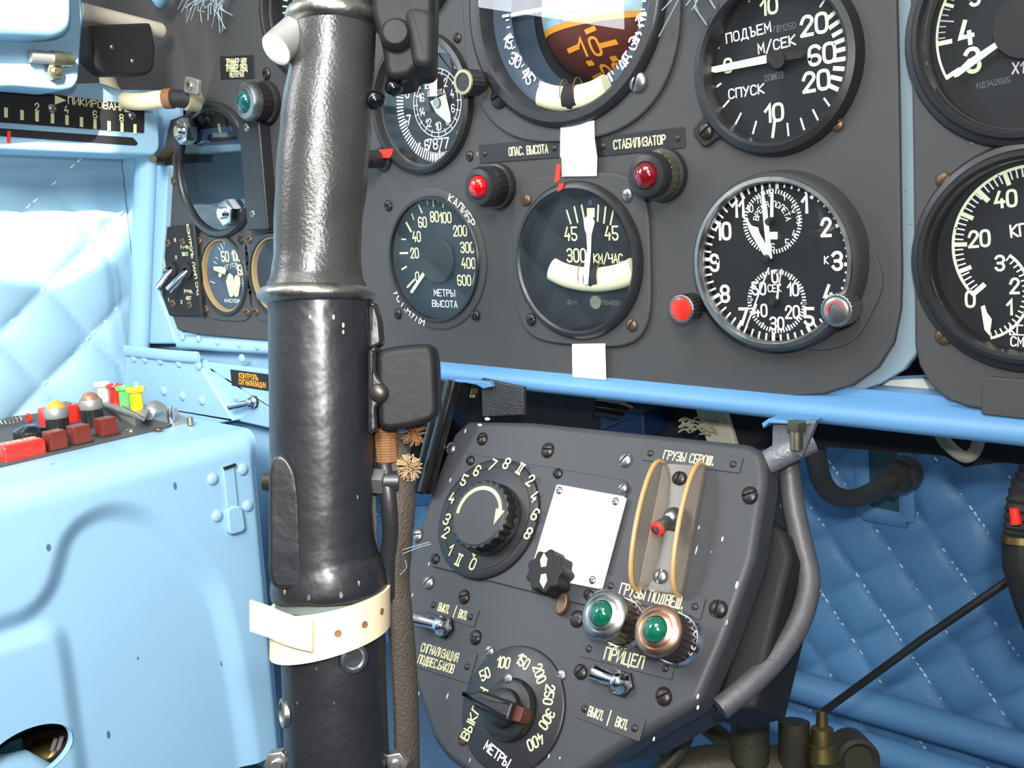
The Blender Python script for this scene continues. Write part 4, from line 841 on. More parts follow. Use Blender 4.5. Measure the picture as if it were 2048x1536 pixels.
# range selector
u, v = FC.px(1026, 1418); f2 = FC.sub(u, v); g = thing('range_selector', 'round selector marked 50 to 400 with a black bar knob on the console', 'selector', f2); ctr = (1026, 1418)
MB().lathe([(0, .002), (.0318, .002), (.0330, .0014), (.0334, 0)], 72).obj('number_disc', M_BEZ, g, LA)
mk = Mk(f2, k9, .002, 3.657, ctr)
for st, x, y, a, h in [('50', 770, 850, 42, 76), ('100', 905, 765, 8, 76), ('150', 1048, 757, -16, 76), ('200', 1168, 845, -50, 76), ('250', 1238, 1000, -82, 76), ('300', 1222, 1180, -106, 76), ('400', 1138, 1345, -136, 76)]: mk.t(st, x, y, h, a, sw=.16, wsc=.68)
mk.t('ВЫКЛЮЧ', 692, 1140, 72, 84, sw=.16, wsc=.95); mk.o('numerals', M_LUM, g)
mk = Mk(f2, k9, .002, 3.657, ctr); mk.t('МЕТРЫ', 858, 1435, 62, -14, sw=.18, wsc=.9); mk.o('caption', M_WHITE, g)
u, v = f2.px(1022, 1420, .002); kT = local((u, v, .002)); kb = MB(); kb.lathe([(.0165, 0), (.0165, .0025), (.0152, .0045), (.0125, .0055), (0, .0055)], 48); kb.lathe([(.0104, .005), (.0100, .0095), (.008, .011), (0, .0113)], 40); ko = kb.obj('knob', M_BLACK, g, kT)
a = math.radians(168); u2, v2 = f2.px(965, 1401, .012); pa = math.atan2(v2-v, u2-u)
MB().prism(rpoly([(-.0115, -.0048), (.012, -.0046), (.0165, -.0018), (.0235, -.0012), (.0235, .0012), (.0165, .0018), (.012, .0046), (-.0115, .0048)], .001), .006, .016, .002).obj('pointer_bar', M_BLACK, ko, local((0, 0, 0), (math.cos(pa), math.sin(pa), 0), (-math.sin(pa), math.cos(pa), 0)))
MB().prism(rect(.006, .008, .001), .004, .0125, .0006).obj('bar_end', mat('dark_red_bakelite', S(74, 28, 22), .4), ko, local((-math.cos(pa)*.0135, -math.sin(pa)*.0135, 0), (math.cos(pa), math.sin(pa), 0), (-math.sin(pa), math.cos(pa), 0)))
hw('screw', M_SCREWS, ko, *[c_*.0155 for c_ in (math.cos(pa-PI*.42), math.sin(pa-PI*.42))], .0048, .0026, 0)

# brackets, bent rod, pipes
FK = Fr((0, -.012, 0), (1, 0, 0), (0, 0, 1))
g = thing('left_bracket', 'black textured plate bracket from the blue rail to the console, with a brass bolt', 'bracket', FK); g.name = 'console_bracket'
M_CRINK = mat('crinkle_black_paint', S(54, 54, 56), .45, var=.25, scale=300, bump=1.0, bscale=700)
MB().prism([FK.px(*p) for p in [(962, 757), (1046, 775), (1046, 830), (964, 834)]], -.003, 0, .0008).obj('plate', M_CRINK, g, LA)
q = [FK.px(*p) for p in [(918, 757), (985, 762), (990, 772), (975, 776), (960, 768), (918, 762)]]; MB().prism(q, -.02, .004, .0008).obj('flange', M_BLUE2, g, LA)
u, v = FK.px(946, 776, -.004); hw('bolt', M_BRASS, g, 0, 0, 0, .0042, 0, nrm=Fr((u, v, -.004), (1, 0, 0), (0, 0, 1)))
b = MB(); b.T = Fr((u, v-.004, -.004), (1, 0, 0), (0, 0, -1)); b.T = Fr((u, v, -.004), (1, 0, 0), (0, 0, 1)); b.lathe([(0, -.004), (.0026, -.004), (.0026, .0)], 14); b.obj('bolt_thread', M_ZINC, g, local((0, -.006, 0)))
FK2 = Fr((0, -.02, 0), (1, 0, 0), (0, 0, 1)); g = thing('console_bracket', 'grey gusseted bracket with a hexagon bolt at the right corner of the console', 'bracket', FK2)
M_HAM = mat('hammered_grey_paint', S(112, 112, 118), .4, .2, var=.2, scale=200, bump=.5, bscale=500)
MB().prism(rpoly([FK2.px(*p) for p in [(1545, 845), (1582, 841), (1584, 886), (1543, 902)]], .0015), -.003, 0, .0006).obj('back_plate', M_HAM, g, LA)
MB().prism([FK2.px(*p, -.006) for p in [(1545, 838), (1558, 829), (1628, 836), (1634, 840), (1560, 838), (1548, 848)]], -.022, .006, .0006).obj('top_flange', M_BLUE2, g, LA)
MB().prism([FK2.px(*p) for p in [(1580, 842), (1634, 841), (1604, 915), (1580, 896)]], -.003, .001, .0006).obj('gusset', M_HAM, g, LA)
ax = [FK2.px(*p) for p in [(1520, 934), (1548, 918), (1580, 900), (1606, 888)]]
MB().tube([(ax[0][0], ax[0][1], .004), (ax[1][0], ax[1][1], .001), (ax[2][0], ax[2][1], -.004), (ax[3][0], ax[3][1], -.010)], [.006, .0064, .0066, .0066], 20).obj('tube_stub', M_HAM, g, LA)
u, v = FK2.px(1597, 853, .004); hw('bolt', M_ZINC, g, 0, 0, 0, .0050, 0, nrm=Fr((u, v+.003, .006), (1, 0, 0), (0, 0, 1))); b = MB(); b.T = Fr((u, v-.005, .006), (1, 0, 0), (0, 0, 1)); b.lathe([(0, -.006), (.0032, -.005), (.0032, .006), (0, .006)], 14); b.obj('bolt_thread', M_ZINC, g, LA)
def pxtube(name, m, pts, r, label, cat, n=18, it=3, frame=None):
    path = smooth([dep(x, y, z) for x, y, z in pts], it)
    return tag(MB().tube(path, r, n).obj(name, m), label, cat)
pxtube('bent_rod', M_ROD, [(1575, 905, .552), (1584, 1000, .546), (1602, 1085, .54), (1622, 1160, .534), (1604, 1240, .526), (1560, 1310, .519), (1500, 1370, .512), (1440, 1418, .508)], .0058, 'weathered grey bent rod curving down the right side of the console', 'rod')
MB().lathe([(0, .004), (.006, .004), (.0085, 0), (.0085, -.004)], 24)
pp_ = thing('curved_pipe', 'dark curved pipe with a hexagon union on the blue quilted bulkhead', 'pipe', FB)
inv = lambda fr, p: ((Vector(p)-fr.o).dot(fr.ex), (Vector(p)-fr.o).dot(fr.ey), (Vector(p)-fr.o).dot(fr.ez))
path = smooth([inv(FB, dep(x, y, z)) for x, y, z in [(1628, 860, .66), (1632, 930, .67), (1652, 985, .685), (1700, 1003, .70), (1745, 985, .715), (1790, 958, .735)]], 3)
MB().tube(path, .0066, 18).obj('pipe', M_PIPE, pp_, LA)
e = path[-5]; d_ = (path[-1]-path[-5]).normalized(); b = MB(); sdv = d_.orthogonal(); b.T = Fr(e, sdv, d_.cross(sdv)); b.prism(circ(0, 0, .0118, 6), -.002, .010, .001); b.lathe([(.010, .010), (.0125, .011), (.0125, .022), (.009, .023)], 24); b.obj('union_nut', M_PIPE, pp_, LA)
pxtube('loop_of_hose', mat('pale_hose', S(150, 146, 132), .55), [(1876, 860, .555), (1892, 888, .555), (1928, 918, .555), (1950, 908, .555), (1962, 866, .555)], .0032, 'short pale loop of hose hanging below the blue rail at the right', 'hose').name = 'hose_loop'
# brass valve with control rod
rod = tag(MB().tube([dep(1646, 1424, .60), dep(1850, 1275, .57), dep(2075, 1122, .54)], .0022, 12).obj('control_rod', M_BLACK), 'thin black control rod rising from the brass fitting to the right edge', 'rod')
zv = .60; base = dep(1646, 1640, zv); top = dep(1644, 1420, zv); axd = (top-base).normalized(); sdv = axd.orthogonal().normalized(); fv = Fr(dep(1645, 1536, zv), sdv, axd.cross(sdv)); mp = zv/FPX
g = thing('brass_valve', 'stepped brass fitting under the thin black rod, bottom right', 'valve', fv)
MB().lathe([(0, 116*mp), (11*mp, 116*mp), (12*mp, 85*mp), (22*mp, 80*mp), (24*mp, 50*mp), (29*mp, 46*mp), (32*mp, 18*mp), (26*mp, 8*mp), (30*mp, -10*mp), (24*mp, -30*mp), (24*mp, -100*mp)], 36).obj('body', M_BRASS, g, LA)
c_ = dep(1712, 1515, .615); b = MB(); b.T = Fr(inv(fv, c_), inv(Fr((0, 0, 0), fv.ex, fv.ey), CR), inv(Fr((0, 0, 0), fv.ex, fv.ey), CU)); b.lathe([(0, .004), (.008, .004), (.0105, .007), (.0125, .005), (.0128, -.015), (0, -.015)], 36); b.obj('side_port', M_OLIVE, g, LA)
for x, y, r in [(1588, 1512, .009), (1500, 1512, .011)]:
    c_ = dep(x, y, .61); b = MB(); b.T = Fr(inv(fv, c_), inv(Fr((0, 0, 0), fv.ex, fv.ey), CR), inv(Fr((0, 0, 0), fv.ex, fv.ey), CF)*1 if False else tuple(-t for t in inv(Fr((0, 0, 0), fv.ex, fv.ey), CF))); b.lathe([(0, .006), (r*.8, .006), (r, .003), (r, -.02), (0, -.02)], 24); b.obj('boss', M_OLIVE, g, LA)
b = MB(); P_ = [inv(fv, dep(x, y, .62)) for x, y in [(1330, 1555), (1420, 1535), (1520, 1530), (1640, 1545), (1720, 1560)]]; b.tube(P_, [.014, .013, .012, .014, .012], 16); b.obj('casting', M_OLIVE, g, LA)
pxtube('lever_arm', M_OLIVE, [(1385, 1425, .66), (1440, 1475, .65), (1500, 1512, .63), (1560, 1540, .62)], .006, 'dark olive lever arm beneath the console in shadow', 'lever')
pxtube('pipe_elbow', M_OLIVE, [(1375, 1460, .60), (1362, 1500, .60), (1330, 1535, .6), (1290, 1560, .6)], .0045, 'dark pipe elbow just under the console corner', 'pipe')
pxtube('oval_lug', M_HAM, [(1500, 1395, .58), (1540, 1370, .58), (1560, 1330, .58), (1568, 1290, .58)], .0075, 'grey lug behind the lower bend of the weathered rod', 'lug').name = 'rod_lug'
# black boot at right edge
g = thing('black_grip', 'black corrugated grip with a red button at the right edge', 'grip', Fr((0, 0, 0), (1, 0, 0), (0, 0, 1))); FI = Fr((0, 0, 0), (1, 0, 0), (0, 0, 1))
path = [inv(FI, dep(x, y, .50)) for x, y in [(2072, 945), (2052, 985), (2044, 1030), (2042, 1075)]]
b = MB(); pth = smooth(path, 3); b.tube(pth, [.0078+.0006*math.sin(i*2.2) for i in range(len(pth))], 20); b.obj('boot', M_MATTE, g, LA)
MB().tube([inv(FI, dep(x, y, .50)) for x, y in [(2042, 1070), (2044, 1130), (2062, 1210), (2075, 1260)]], [.0088, .009, .0075, .006], 20).obj('handle', M_BLACK, g, LA)
MB().tube([inv(FI, dep(x, y, .492)) for x, y in [(2028, 1016), (2033, 1048)]], [.0022, .0026], 12).obj('red_button', M_REDG, g, LA)
MB().tube([inv(FI, dep(x, y, .498)) for x, y in [(2043, 1072), (2043, 1086)]], .0094, 20).obj('brass_band', M_BRASS, g, LA)
# black channel post to the left of the console
zc = .66
b = MB(); A0, A1 = [dep(x, y, zc) for x, y in [(858, 770), (905, 770)]], [dep(x, y, zc) for x, y in [(800, 985), (850, 985)]]
g = thing('channel_post', 'glossy black channel post between the stick and the console', 'post', FI)
M_GLOSS = mat('gloss_black', S(12, 12, 14), .16, var=.2, coat=.5)
for nm, x0, x1, y0, y1, z0, m, r in [('flange', 890, 835, 762, 985, .655, M_GLOSS, .0042), ('flange', 908, 850, 762, 985, .65, M_GLOSS, .005)]:
    MB().tube([inv(FI, dep(x0, y0, z0)), inv(FI, dep(x1, y1, z0))], r, 14).obj(nm, m, g, LA)
qs = [inv(FI, dep(x, y, .67)) for x, y in [(862, 765), (914, 765), (870, 985), (795, 985)]]; MB().add(qs+[(p[0]+.002, p[1]-.002, p[2]-.012) for p in qs], [(0, 1, 2, 3), (7, 6, 5, 4), (0, 4, 5, 1), (1, 5, 6, 2), (2, 6, 7, 3), (3, 7, 4, 0)]).obj('web', M_GLOSS, g, LA)
hw('bolt', M_STEEL, g, 0, 0, 0, .004, 0, nrm=local(inv(FI, dep(822, 925, .645))))
struct(MB().prism([FI.px(*p) for p in [(770, 985), (880, 985), (860, 1020), (770, 1030)]], -.03, -.02, .001).obj('trim_4', mat('dark_blue_paint', S(20, 58, 96), .5), None, FI))
# things in the dark above the console
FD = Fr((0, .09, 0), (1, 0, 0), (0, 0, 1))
struct(MB().prism([FD.px(*p) for p in [(860, 640), (2300, 740), (2300, 955), (2000, 925), (1930, 935), (1890, 912), (1640, 893), (1500, 900), (860, 850)]], -.04, 0).obj('trim_5', M_MATTE, None, FD))  # black sheet standing in for the shade between rail and quilt
tag(MB().prism(rpoly([FD.px(*p) for p in [(1250, 800), (1335, 806), (1338, 860), (1248, 850)]], .002), -.02, .03, .002).obj('junction_box', mat('navy_box', S(16, 42, 76), .5), None, FD), 'small navy box in the dark gap above the console', 'box')
tag(MB().prism(rpoly([FD.px(*p) for p in [(1420, 780), (1480, 786), (1516, 900), (1462, 900)]], .002), .02, .024, .0008).obj('pale_strap', mat('pale_strip', S(196, 190, 164), .5), None, FD), 'pale metal strap with a hole in the dark gap above the console', 'strap')
b = MB()
for i in range(26):
    x, y = random.uniform(1365, 1435), random.uniform(838, 866); p = [inv(FD, dep(x+dx, y+dy, .655)) for dx, dy in [(-12, 3), (0, random.uniform(-9, 3)), (12, 4)]]; b.tube(smooth(p, 2), .0007, 5)
o = tag(b.obj('wire_bundle', mat('pale_wires', S(150, 144, 120), .5), None, FD), 'tangle of pale wires in the gap above the console', 'wires'); o['kind'] = 'stuff'
tag(MB().tube([inv(FD, dep(x, y, .70)) for x, y in [(1190, 812), (1230, 818), (1262, 826)]], [.006, .008, .007], 14).obj('cable_plug', M_GLOSS, None, FD), 'glossy black cable plug in the dark gap under the rail', 'plug')

# ================================================================ QUILTED FABRIC
def lattice(fr, A, B, D):
    a, b_, d = Vector(fr.px(*A)), Vector(fr.px(*B)), Vector(fr.px(*D)); e1, e2 = b_-a, d-a; det = e1.x*e2.y-e1.y*e2.x
    return a, e1, e2, (lambda u, v: (((u-a.x)*e2.y-(v-a.y)*e2.x)/det, (e1.x*(v-a.y)-e1.y*(u-a.x))/det))
def quilt(name, fr, u0, u1, v0, v1, lat, puff, m, thread, th_lines, nx=160, ny=130, wr=.0012, flat=None):
    a, e1, e2, st = lat; vs = []
    rnd = random.Random(3); ph = [(rnd.uniform(20, 90), rnd.uniform(-60, 60), rnd.uniform(0, 6)) for _ in range(6)]
    def h(u, v):
        s, t = st(u, v); q = abs(math.sin(PI*s))*abs(math.sin(PI*t)); z = puff*q**.42
        z += wr*.35*sum(math.sin(f1*u*2+f2*v*2+p) for f1, f2, p in ph)/6*min(1, q*3)
        if flat: z = flat(u, v, z)
        return z
    for j in range(ny+1):
        for i in range(nx+1):
            u, v = u0+(u1-u0)*i/nx, v0+(v1-v0)*j/ny; vs.append((u, v, h(u, v)))
    F = [(j*(nx+1)+i, j*(nx+1)+i+1, (j+1)*(nx+1)+i+1, (j+1)*(nx+1)+i) for j in range(ny) for i in range(nx)]
    n0 = len(vs); vs += [(u0, v0, -.012), (u1, v0, -.012), (u1, v1, -.012), (u0, v1, -.012)]; F.append((n0+3, n0+2, n0+1, n0))
    o = MB().add(vs, F).obj(name, m, None, fr, sharp=180); struct(o)
    b = MB()
    for fam in (0, 1):
        if fam not in th_lines: continue
        for i in range(-14, 15):
            for j in range(-14*8, 15*8):
                t0, t1 = j/8+.03, j/8+.105
                pa = a+(e1*t0+e2*i if fam == 0 else e1*i+e2*t0); pb = a+(e1*t1+e2*i if fam == 0 else e1*i+e2*t1)
                if rnd.random() < .42: continue
                if min(pa.x, pb.x) < u0 or max(pa.x, pb.x) > u1 or min(pa.y, pb.y) < v0 or max(pa.y, pb.y) > v1: continue
                b.tube([(pa.x, pa.y, h(*pa)+.0014), ((pa.x+pb.x)/2, (pa.y+pb.y)/2, h(*((pa+pb)/2))+.0022), (pb.x, pb.y, h(*pb)+.0014)], .00075, 5)
    b.obj('stitching', thread, o, LA)
    return o, h
latL = lattice(FL, (91, 573), (179, 671), (188, 478))
uR = FL.px(268, 560)[0]; vT, vB = FL.px(268, 312)[1], FL.px(245, 800)[1]
def hemL(u, v, z):
    e = uR-u
    if e < .035: z = z*max(0, e/.035)+.0015*math.sin(e*900)*(.5 if e < .03 else 0)
    t = vT-v
    if t < .05: z = z*max(0, t/.05)*.6+.0007*math.sin(t*420)
    return z
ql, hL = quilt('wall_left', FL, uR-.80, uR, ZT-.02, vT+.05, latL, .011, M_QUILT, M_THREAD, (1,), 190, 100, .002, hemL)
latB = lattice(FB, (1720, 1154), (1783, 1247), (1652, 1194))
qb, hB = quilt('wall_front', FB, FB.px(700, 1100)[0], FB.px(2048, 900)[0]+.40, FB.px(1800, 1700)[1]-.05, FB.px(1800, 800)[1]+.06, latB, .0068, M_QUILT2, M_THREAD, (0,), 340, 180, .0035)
# sewn pocket around the pipe hole
b = MB(); b.prism([FB.px(*p, .0105) for p in [(1735, 890), (1800, 890), (1808, 1035), (1738, 1018)]], -.004, .0105, .001); struct(b.obj('trim_6', mat('oily_green_patch', S(40, 74, 84), .5, var=.3), None, FB))
b = MB()
for q in [[(1722, 880), (1728, 1030)], [(1810, 880), (1815, 1042)], [(1728, 1025), (1815, 1042)]]:
    b.tube([(*FB.px(*p, .0105), .0105) for p in q], (.003, .006), 10, flat=(0, 0, 1))
struct(b.obj('trim_7', M_QUILT2, None, FB))
# floor tubes under the bulkhead quilt
for i, (x0, y0, x1, y1, r, w) in enumerate([(1500, 1350, 2080, 1505, .0125, .02), (1480, 1425, 2080, 1590, .011, .045)]):
    A_, B_ = FB.px(x0, y0, w), FB.px(x1, y1, w); vm = (A_[1]+B_[1])/2
    struct(MB().tube([(A_[0]-.3, vm, w), (B_[0]+.2, vm, w)], r, 20).obj('trim_%d' % (8+i), M_QUILT2, None, FB))
v_ = FB.px(1800, 1640)[1]
struct(MB().box((-1.1, -.5, v_-.02-.0), (.5, .30, v_-.0)).obj('floor', mat('floor_blue_grey', S(70, 100, 130), .6), None, Fr((0, 0, 0), (1, 0, 0), (0, 1, 0))))

# ================================================================ LEFT SIDE STRUCTURE
FQ = Fr((0, .004, 0), (1, 0, 0), (0, 0, 1))
struct(MB().prism([FQ.px(*p) for p in [(225, 180), (360, 180), (360, 900), (225, 900)]], -.003, 0).obj('trim_10', M_BLUE, None, FQ))
FQ2 = Fr((0, -.010, 0), (1, 0, 0), (0, 0, 1))
struct(MB().tube([(*FQ2.px(293, 300, .0), 0), (*FQ2.px(278, 700), 0)], (.008, .012), 16, flat=(0, 0, 1)).obj('trim_11', M_BLUE, None, FQ2))
struct(MB().prism(rpoly([FQ2.px(*p) for p in [(300, 330), (326, 330), (320, 450), (309, 590), (345, 690), (288, 690)]], .004), -.014, -.004, .002).obj('trim_12', M_BLUE, None, FQ2))
FE = Fr((0, -.018, 0), (1, 0, 0), (0, 0, 1))
b = MB(); b.prism([FQ.px(*p) for p in [(200, 655), (620, 680), (640, 1750), (200, 1750)]], -.002, .0); bk = struct(b.obj('wall_back', M_BLUE, None, FQ)); bk.name = 'wall_ledge'
lg = MB().prism(rpoly([FE.px(*p) for p in [(250, 708), (393, 722), (466, 842), (425, 850), (340, 856), (246, 806)]], .0015), -.010, 0, .0016).obj('trim_13', M_BLUE, None, FE); struct(lg)
for x, y in [(268, 716), (290, 718), (321, 721), (358, 726), (397, 731), (328, 782), (365, 792), (404, 801), (272, 772)]: hw('rivet', M_BLUE, lg, *FE.px(x, y), 0, .0042)
struct(MB().tube([(*FE.px(246, 702, .003), .001), (*FE.px(340, 712, .003), .002), (*FE.px(393, 716, .003), .001)], (.0018, .005), 12, flat=(0, 0, 1)).obj('trim_14', M_BLUE, None, FE))
FE2 = Fr((0, -.010, 0), (1, 0, 0), (0, 0, 1))
lg = struct(MB().prism(rpoly([FE2.px(*p) for p in [(396, 722), (640, 752), (640, 880), (470, 842)]], .0015), -.006, 0, .0016).obj('trim_15', M_BLUE, None, FE2))
for x, y in [(471, 793), (500, 800), (484, 717)]: hw('rivet', M_BLUE, lg, *FE2.px(x, y), 0, .0036)
struct(MB().prism([FQ.px(*p, .012) for p in [(345, 672), (640, 695), (640, 716), (350, 700)]], -.002, .012, .004).obj('trim_16', M_BLUE, None, FQ))
for i, (x, y) in enumerate([(365, 675), (397, 678), (435, 684), (478, 688), (514, 693)]): hw('rivet', M_BLUE, bpy.data.objects['trim_16'], *FQ.px(x, y, .012), .012, .003)
placard(FE2, [(463, 739), (540, 749), (540, 778), (464, 774)], [('КОНТРОЛЬ', -.02, .22, .3, .9), ('СИГНАЛИЗАЦИИ', .06, -.18, .3, .82)], 'small black placard with orange lettering on the blue ledge', M_MATTE, False, M_ORANGE, sw=.2)
toggle(FE2, (510, 803), (457, 813), .012, 'small chrome toggle switch on the blue ledge beside the stick', .0032)

# ---- side console: embossed face, flat top
P2 = lambda pts: [Vector(FS.px(*p)) for p in pts]
C1 = smooth(P2([(-60, 1262), (0, 1246), (60, 1225), (100, 1180), (115, 1130), (130, 1075), (170, 1032), (235, 1010), (300, 1025), (350, 1070), (400, 1118), (440, 1165), (462, 1240), (480, 1330), (497, 1430), (512, 1540), (520, 1640)]), 2)
C2 = smooth(P2([(-60, 1296), (0, 1284), (60, 1266), (105, 1252), (135, 1268), (148, 1340), (160, 1430), (175, 1536), (188, 1640)]), 2)
def seg_sd(p, C):
    best = 9; sg = 1
    for i in range(len(C)-1):
        a, b_ = C[i], C[i+1]; d = b_-a; t = max(0, min(1, (p-a).dot(d)/d.length_squared)); q = a+d*t; L_ = (p-q).length
        if L_ < best: best = L_; sg = 1 if d.x*(p.y-a.y)-d.y*(p.x-a.x) > 0 else -1
    return best*sg
uE = FS.px(538, 1100)[0]; uS = FS.px(-60, 1200)[0]-.25
C1 = [C1[0]+Vector((-.3, .02))]+C1; C2 = [C2[0]+Vector((-.3, .02))]+C2; vBt = FS.px(300, 1640)[1]; vTp = ZT
hole = FS.px(60, 1512); hr = (abs(FS.px(153, 1512)[0]-hole[0]), abs(FS.px(60, 1458)[1]-hole[1]))
nx, ny = 270, 120; vs = []; keep = []
ss = lambda x: 0 if x <= 0 else 1 if x >= 1 else x*x*(3-2*x)
for j in range(ny+1):
    for i in range(nx+1):
        u, v = uS+(uE-uS)*i/nx, vBt+(vTp-vBt)*j/ny; p = Vector((u, v)); s1, s2 = seg_sd(p, C1), seg_sd(p, C2)
        z = .0075*(ss((s1+.012)/.018))-.0075 + .0060*(1-ss((s2+.010)/.016)) if s1 < .03 else 0
        if s1 >= .03: z = 0
        e = min(uE-u, .012); z -= .008*(1-ss(e/.010))*ss((vTp-v)/.03) if e < .010 else 0
        t = vTp-v
        if t < .016: f_ = (1-t/.016)*PI/2; v = ZT-.016+.016*math.sin(f_); z -= .016*(1-math.cos(f_))
        vs.append((u, v, z))
idx = lambda i, j: j*(nx+1)+i
# snap the grid to the access hole rim
vs0 = list(vs)
def hq(i, j): x, y, z = vs[idx(i, j)]; return math.hypot((x-hole[0])/hr[0], (y-hole[1])/hr[1])
F = []
for j in range(ny):
    for i in range(nx):
        c4 = [(i, j), (i+1, j), (i+1, j+1), (i, j+1)]
        if all(hq(*c) < 1.0 for c in c4): continue
        F.append(tuple(idx(*c) for c in c4))
for j in range(ny+1):
    for i in range(nx+1):
        q = hq(i, j)
        if .6 < q < 1:
            x, y, z = vs[idx(i, j)]; vs[idx(i, j)] = (hole[0]+(x-hole[0])/q, hole[1]+(y-hole[1])/q, z)
sc_ = thing('side_console', 'light blue embossed side console box left of the stick', 'side console', FS)
fc = MB().add(vs, F).obj('embossed_face', M_BLUE, sc_, LA, sharp=180)
uB = FS.px(-60, 950)[0]; wb = XW-XS+.0
bx = MB(); T = Fr((0, 0, 0), (1, 0, 0), (0, 1, 0))
bx.add([(uS, vTp, -.0159), (uE, vTp, -.0159), (uE, ZT, -.016), (uS, ZT, -.016), (uS, ZT, wb), (uE, ZT, wb), (uE, vBt, wb), (uE, vBt, -.008), (uS, vBt, wb), (uS, vBt, -.008)], [(0, 1, 2, 3), (3, 2, 5, 4), (1, 7, 6, 5, 2), (0, 3, 4, 8, 9)]); bx.obj('top_shell', M_BLUE, sc_, LA)
b = MB(); n = 40; vs = []
for k_, (s, z) in enumerate([(1.08, -.002), (1.03, .001), (1.0, .0005), (.98, -.003)]): vs += [(hole[0]+hr[0]*s*math.cos(2*PI*i/n), hole[1]+hr[1]*s*math.sin(2*PI*i/n), z-.004) for i in range(n)]
b.add(vs, [(k_*n+i, k_*n+(i+1) % n, (k_+1)*n+(i+1) % n, (k_+1)*n+i) for k_ in range(3) for i in range(n)]); b.obj('hole_rim', M_BLUE, sc_, LA)
b = MB(); vs = []
for s, z in [(1.0, -.008), (1.5, -.02), (1.6, -.10)]: vs += [(hole[0]+hr[0]*s*math.cos(2*PI*i/n), hole[1]+hr[1]*s*math.sin(2*PI*i/n), z) for i in range(n)]
b.add(vs, [(k_*n+i, k_*n+(i+1) % n, (k_+1)*n+(i+1) % n, (k_+1)*n+i) for k_ in range(2) for i in range(n)]+[tuple(range(2*n, 3*n))]); b.obj('added_dark_cup', M_MATTE, sc_, LA)  # matte black cup added behind the hole to keep light out of it
for x, y in [(425, 958), (485, 939), (434, 1032), (495, 1012)]: hw('rivet', M_BLUE, sc_, *FS.px(x, y), 0, .0046)
lt = MB().prism(rpoly([FS.px(*p) for p in [(443, 936), (465, 928), (473, 1010), (452, 1014)]], .001), 0, .0022, .0006).obj('latch', M_BLUE, sc_, LA)
b = MB(); b.prism(rpoly([FS.px(*p) for p in [(448, 1014), (478, 1008), (486, 1060), (452, 1070)]], .005), 0, .0045, .0015); b.obj('latch_cover', M_BLUE, lt, LA)
b = MB(); b.tube([(*FS.px(443, 936), .003), (*FS.px(466, 928), .003)], .0012, 8); b.obj('hinge_pin', M_SCREW, lt, LA)
b = MB()
for x, y, w, h in [(350, 972, 4, 8), (97, 1095, 5, 8), (228, 1476, 4, 9), (455, 1332, 3, 6), (287, 1322, 2, 4)]:
    u, v = FS.px(x, y); q = FS.mpp(x, y); z = vs0[idx(round((u-uS)/(uE-uS)*nx), round((v-vBt)/(vTp-vBt)*ny))][2]; b.prism(circ(u, v, w*q, 8, h*q), z-.0005, z+.0002)
b.obj('paint_chips', mat('chip_grey_blue', S(80, 96, 112), .6), sc_, LA)['kind'] = 'stuff'
# brass fitting and teal parts behind the hole
fi = lambda x, y, w: (*FS.px(x, y, w), w)
g = thing('brass_fitting', 'brass fitting seen through the oval hole of the side console', 'fitting', FS.sub(0, 0, 0)); b = MB(); b.tube([fi(70, 1505, -.05), fi(105, 1510, -.04), fi(150, 1545, -.03)], [.010, .014, .013], 18); b.obj('body', M_BRASS, g, LA)
b = MB(); b.tube([fi(104, 1500, -.03), fi(112, 1478, -.028)], .0016, 8); b.tube([fi(116, 1500, -.03), fi(124, 1474, -.028)], .0016, 8); b.obj('lock_wire', M_ALU, g, LA)
tag(MB().prism(rpoly([FS.px(*p, -.05) for p in [(-10, 1492), (48, 1476), (50, 1510), (-10, 1522)]], .002), -.07, -.05, .002).obj('teal_bracket', M_TEAL, None, FS), 'dark teal bracket inside the oval hole of the side console', 'bracket')
tag(MB().tube([fi(-20, 1545, -.02), fi(40, 1530, -.02), fi(95, 1560, -.02)], .010, 16).obj('blue_duct', M_BLUE, None, FS), 'light blue duct across the bottom of the oval hole', 'duct')

# ---- top panel of the side console
def tp(x, y, w=0): u, v = FT.px(x, y, w); return u, v
pl = MB().prism(rpoly([tp(*p) for p in [(-60, 950), (338, 856), (352, 848), (195, 778), (120, 792), (-60, 838)]], .003), 0, .002, .0008).obj('switch_panel', M_DGREY, None, FT); pl.parent = sc_; pl.matrix_parent_inverse = FS.M().inverted()
M_EDGE = mat('worn_edge', S(176, 170, 160), .4, .6)
for x, y in [(233, 842), (316, 859), (262, 862)]: hw('screw', M_ZINC if x == 262 else M_SCREWR, pl, *tp(x, y, .002), .002, .0034, 20)
fT = lambda x, y, w=.002: FT.sub(*tp(x, y, w), w)
def boxb(g, a, b_, nm, m, bev=.001): return MB().box(a, b_, bev).obj(nm, m, g, LA)
for (x, y, lab) in [(112, 898, 'brown block switch nearest the red ПОЖАР button'), (160, 886, 'brown block switch in the middle of the row of three'), (214, 870, 'brown block switch at the far end of the row of three')]:
    g = thing('block_switch', lab, 'switch', fT(x, y), 'brown block switches on the side console'); boxb(g, (-.0062, -.006, 0), (.0062, .006, .0135), 'block', M_BROWN, .0008)
    boxb(g, (-.0075, -.0075, 0), (.0075, .0075, .001), 'base', M_MATTE, .0005)
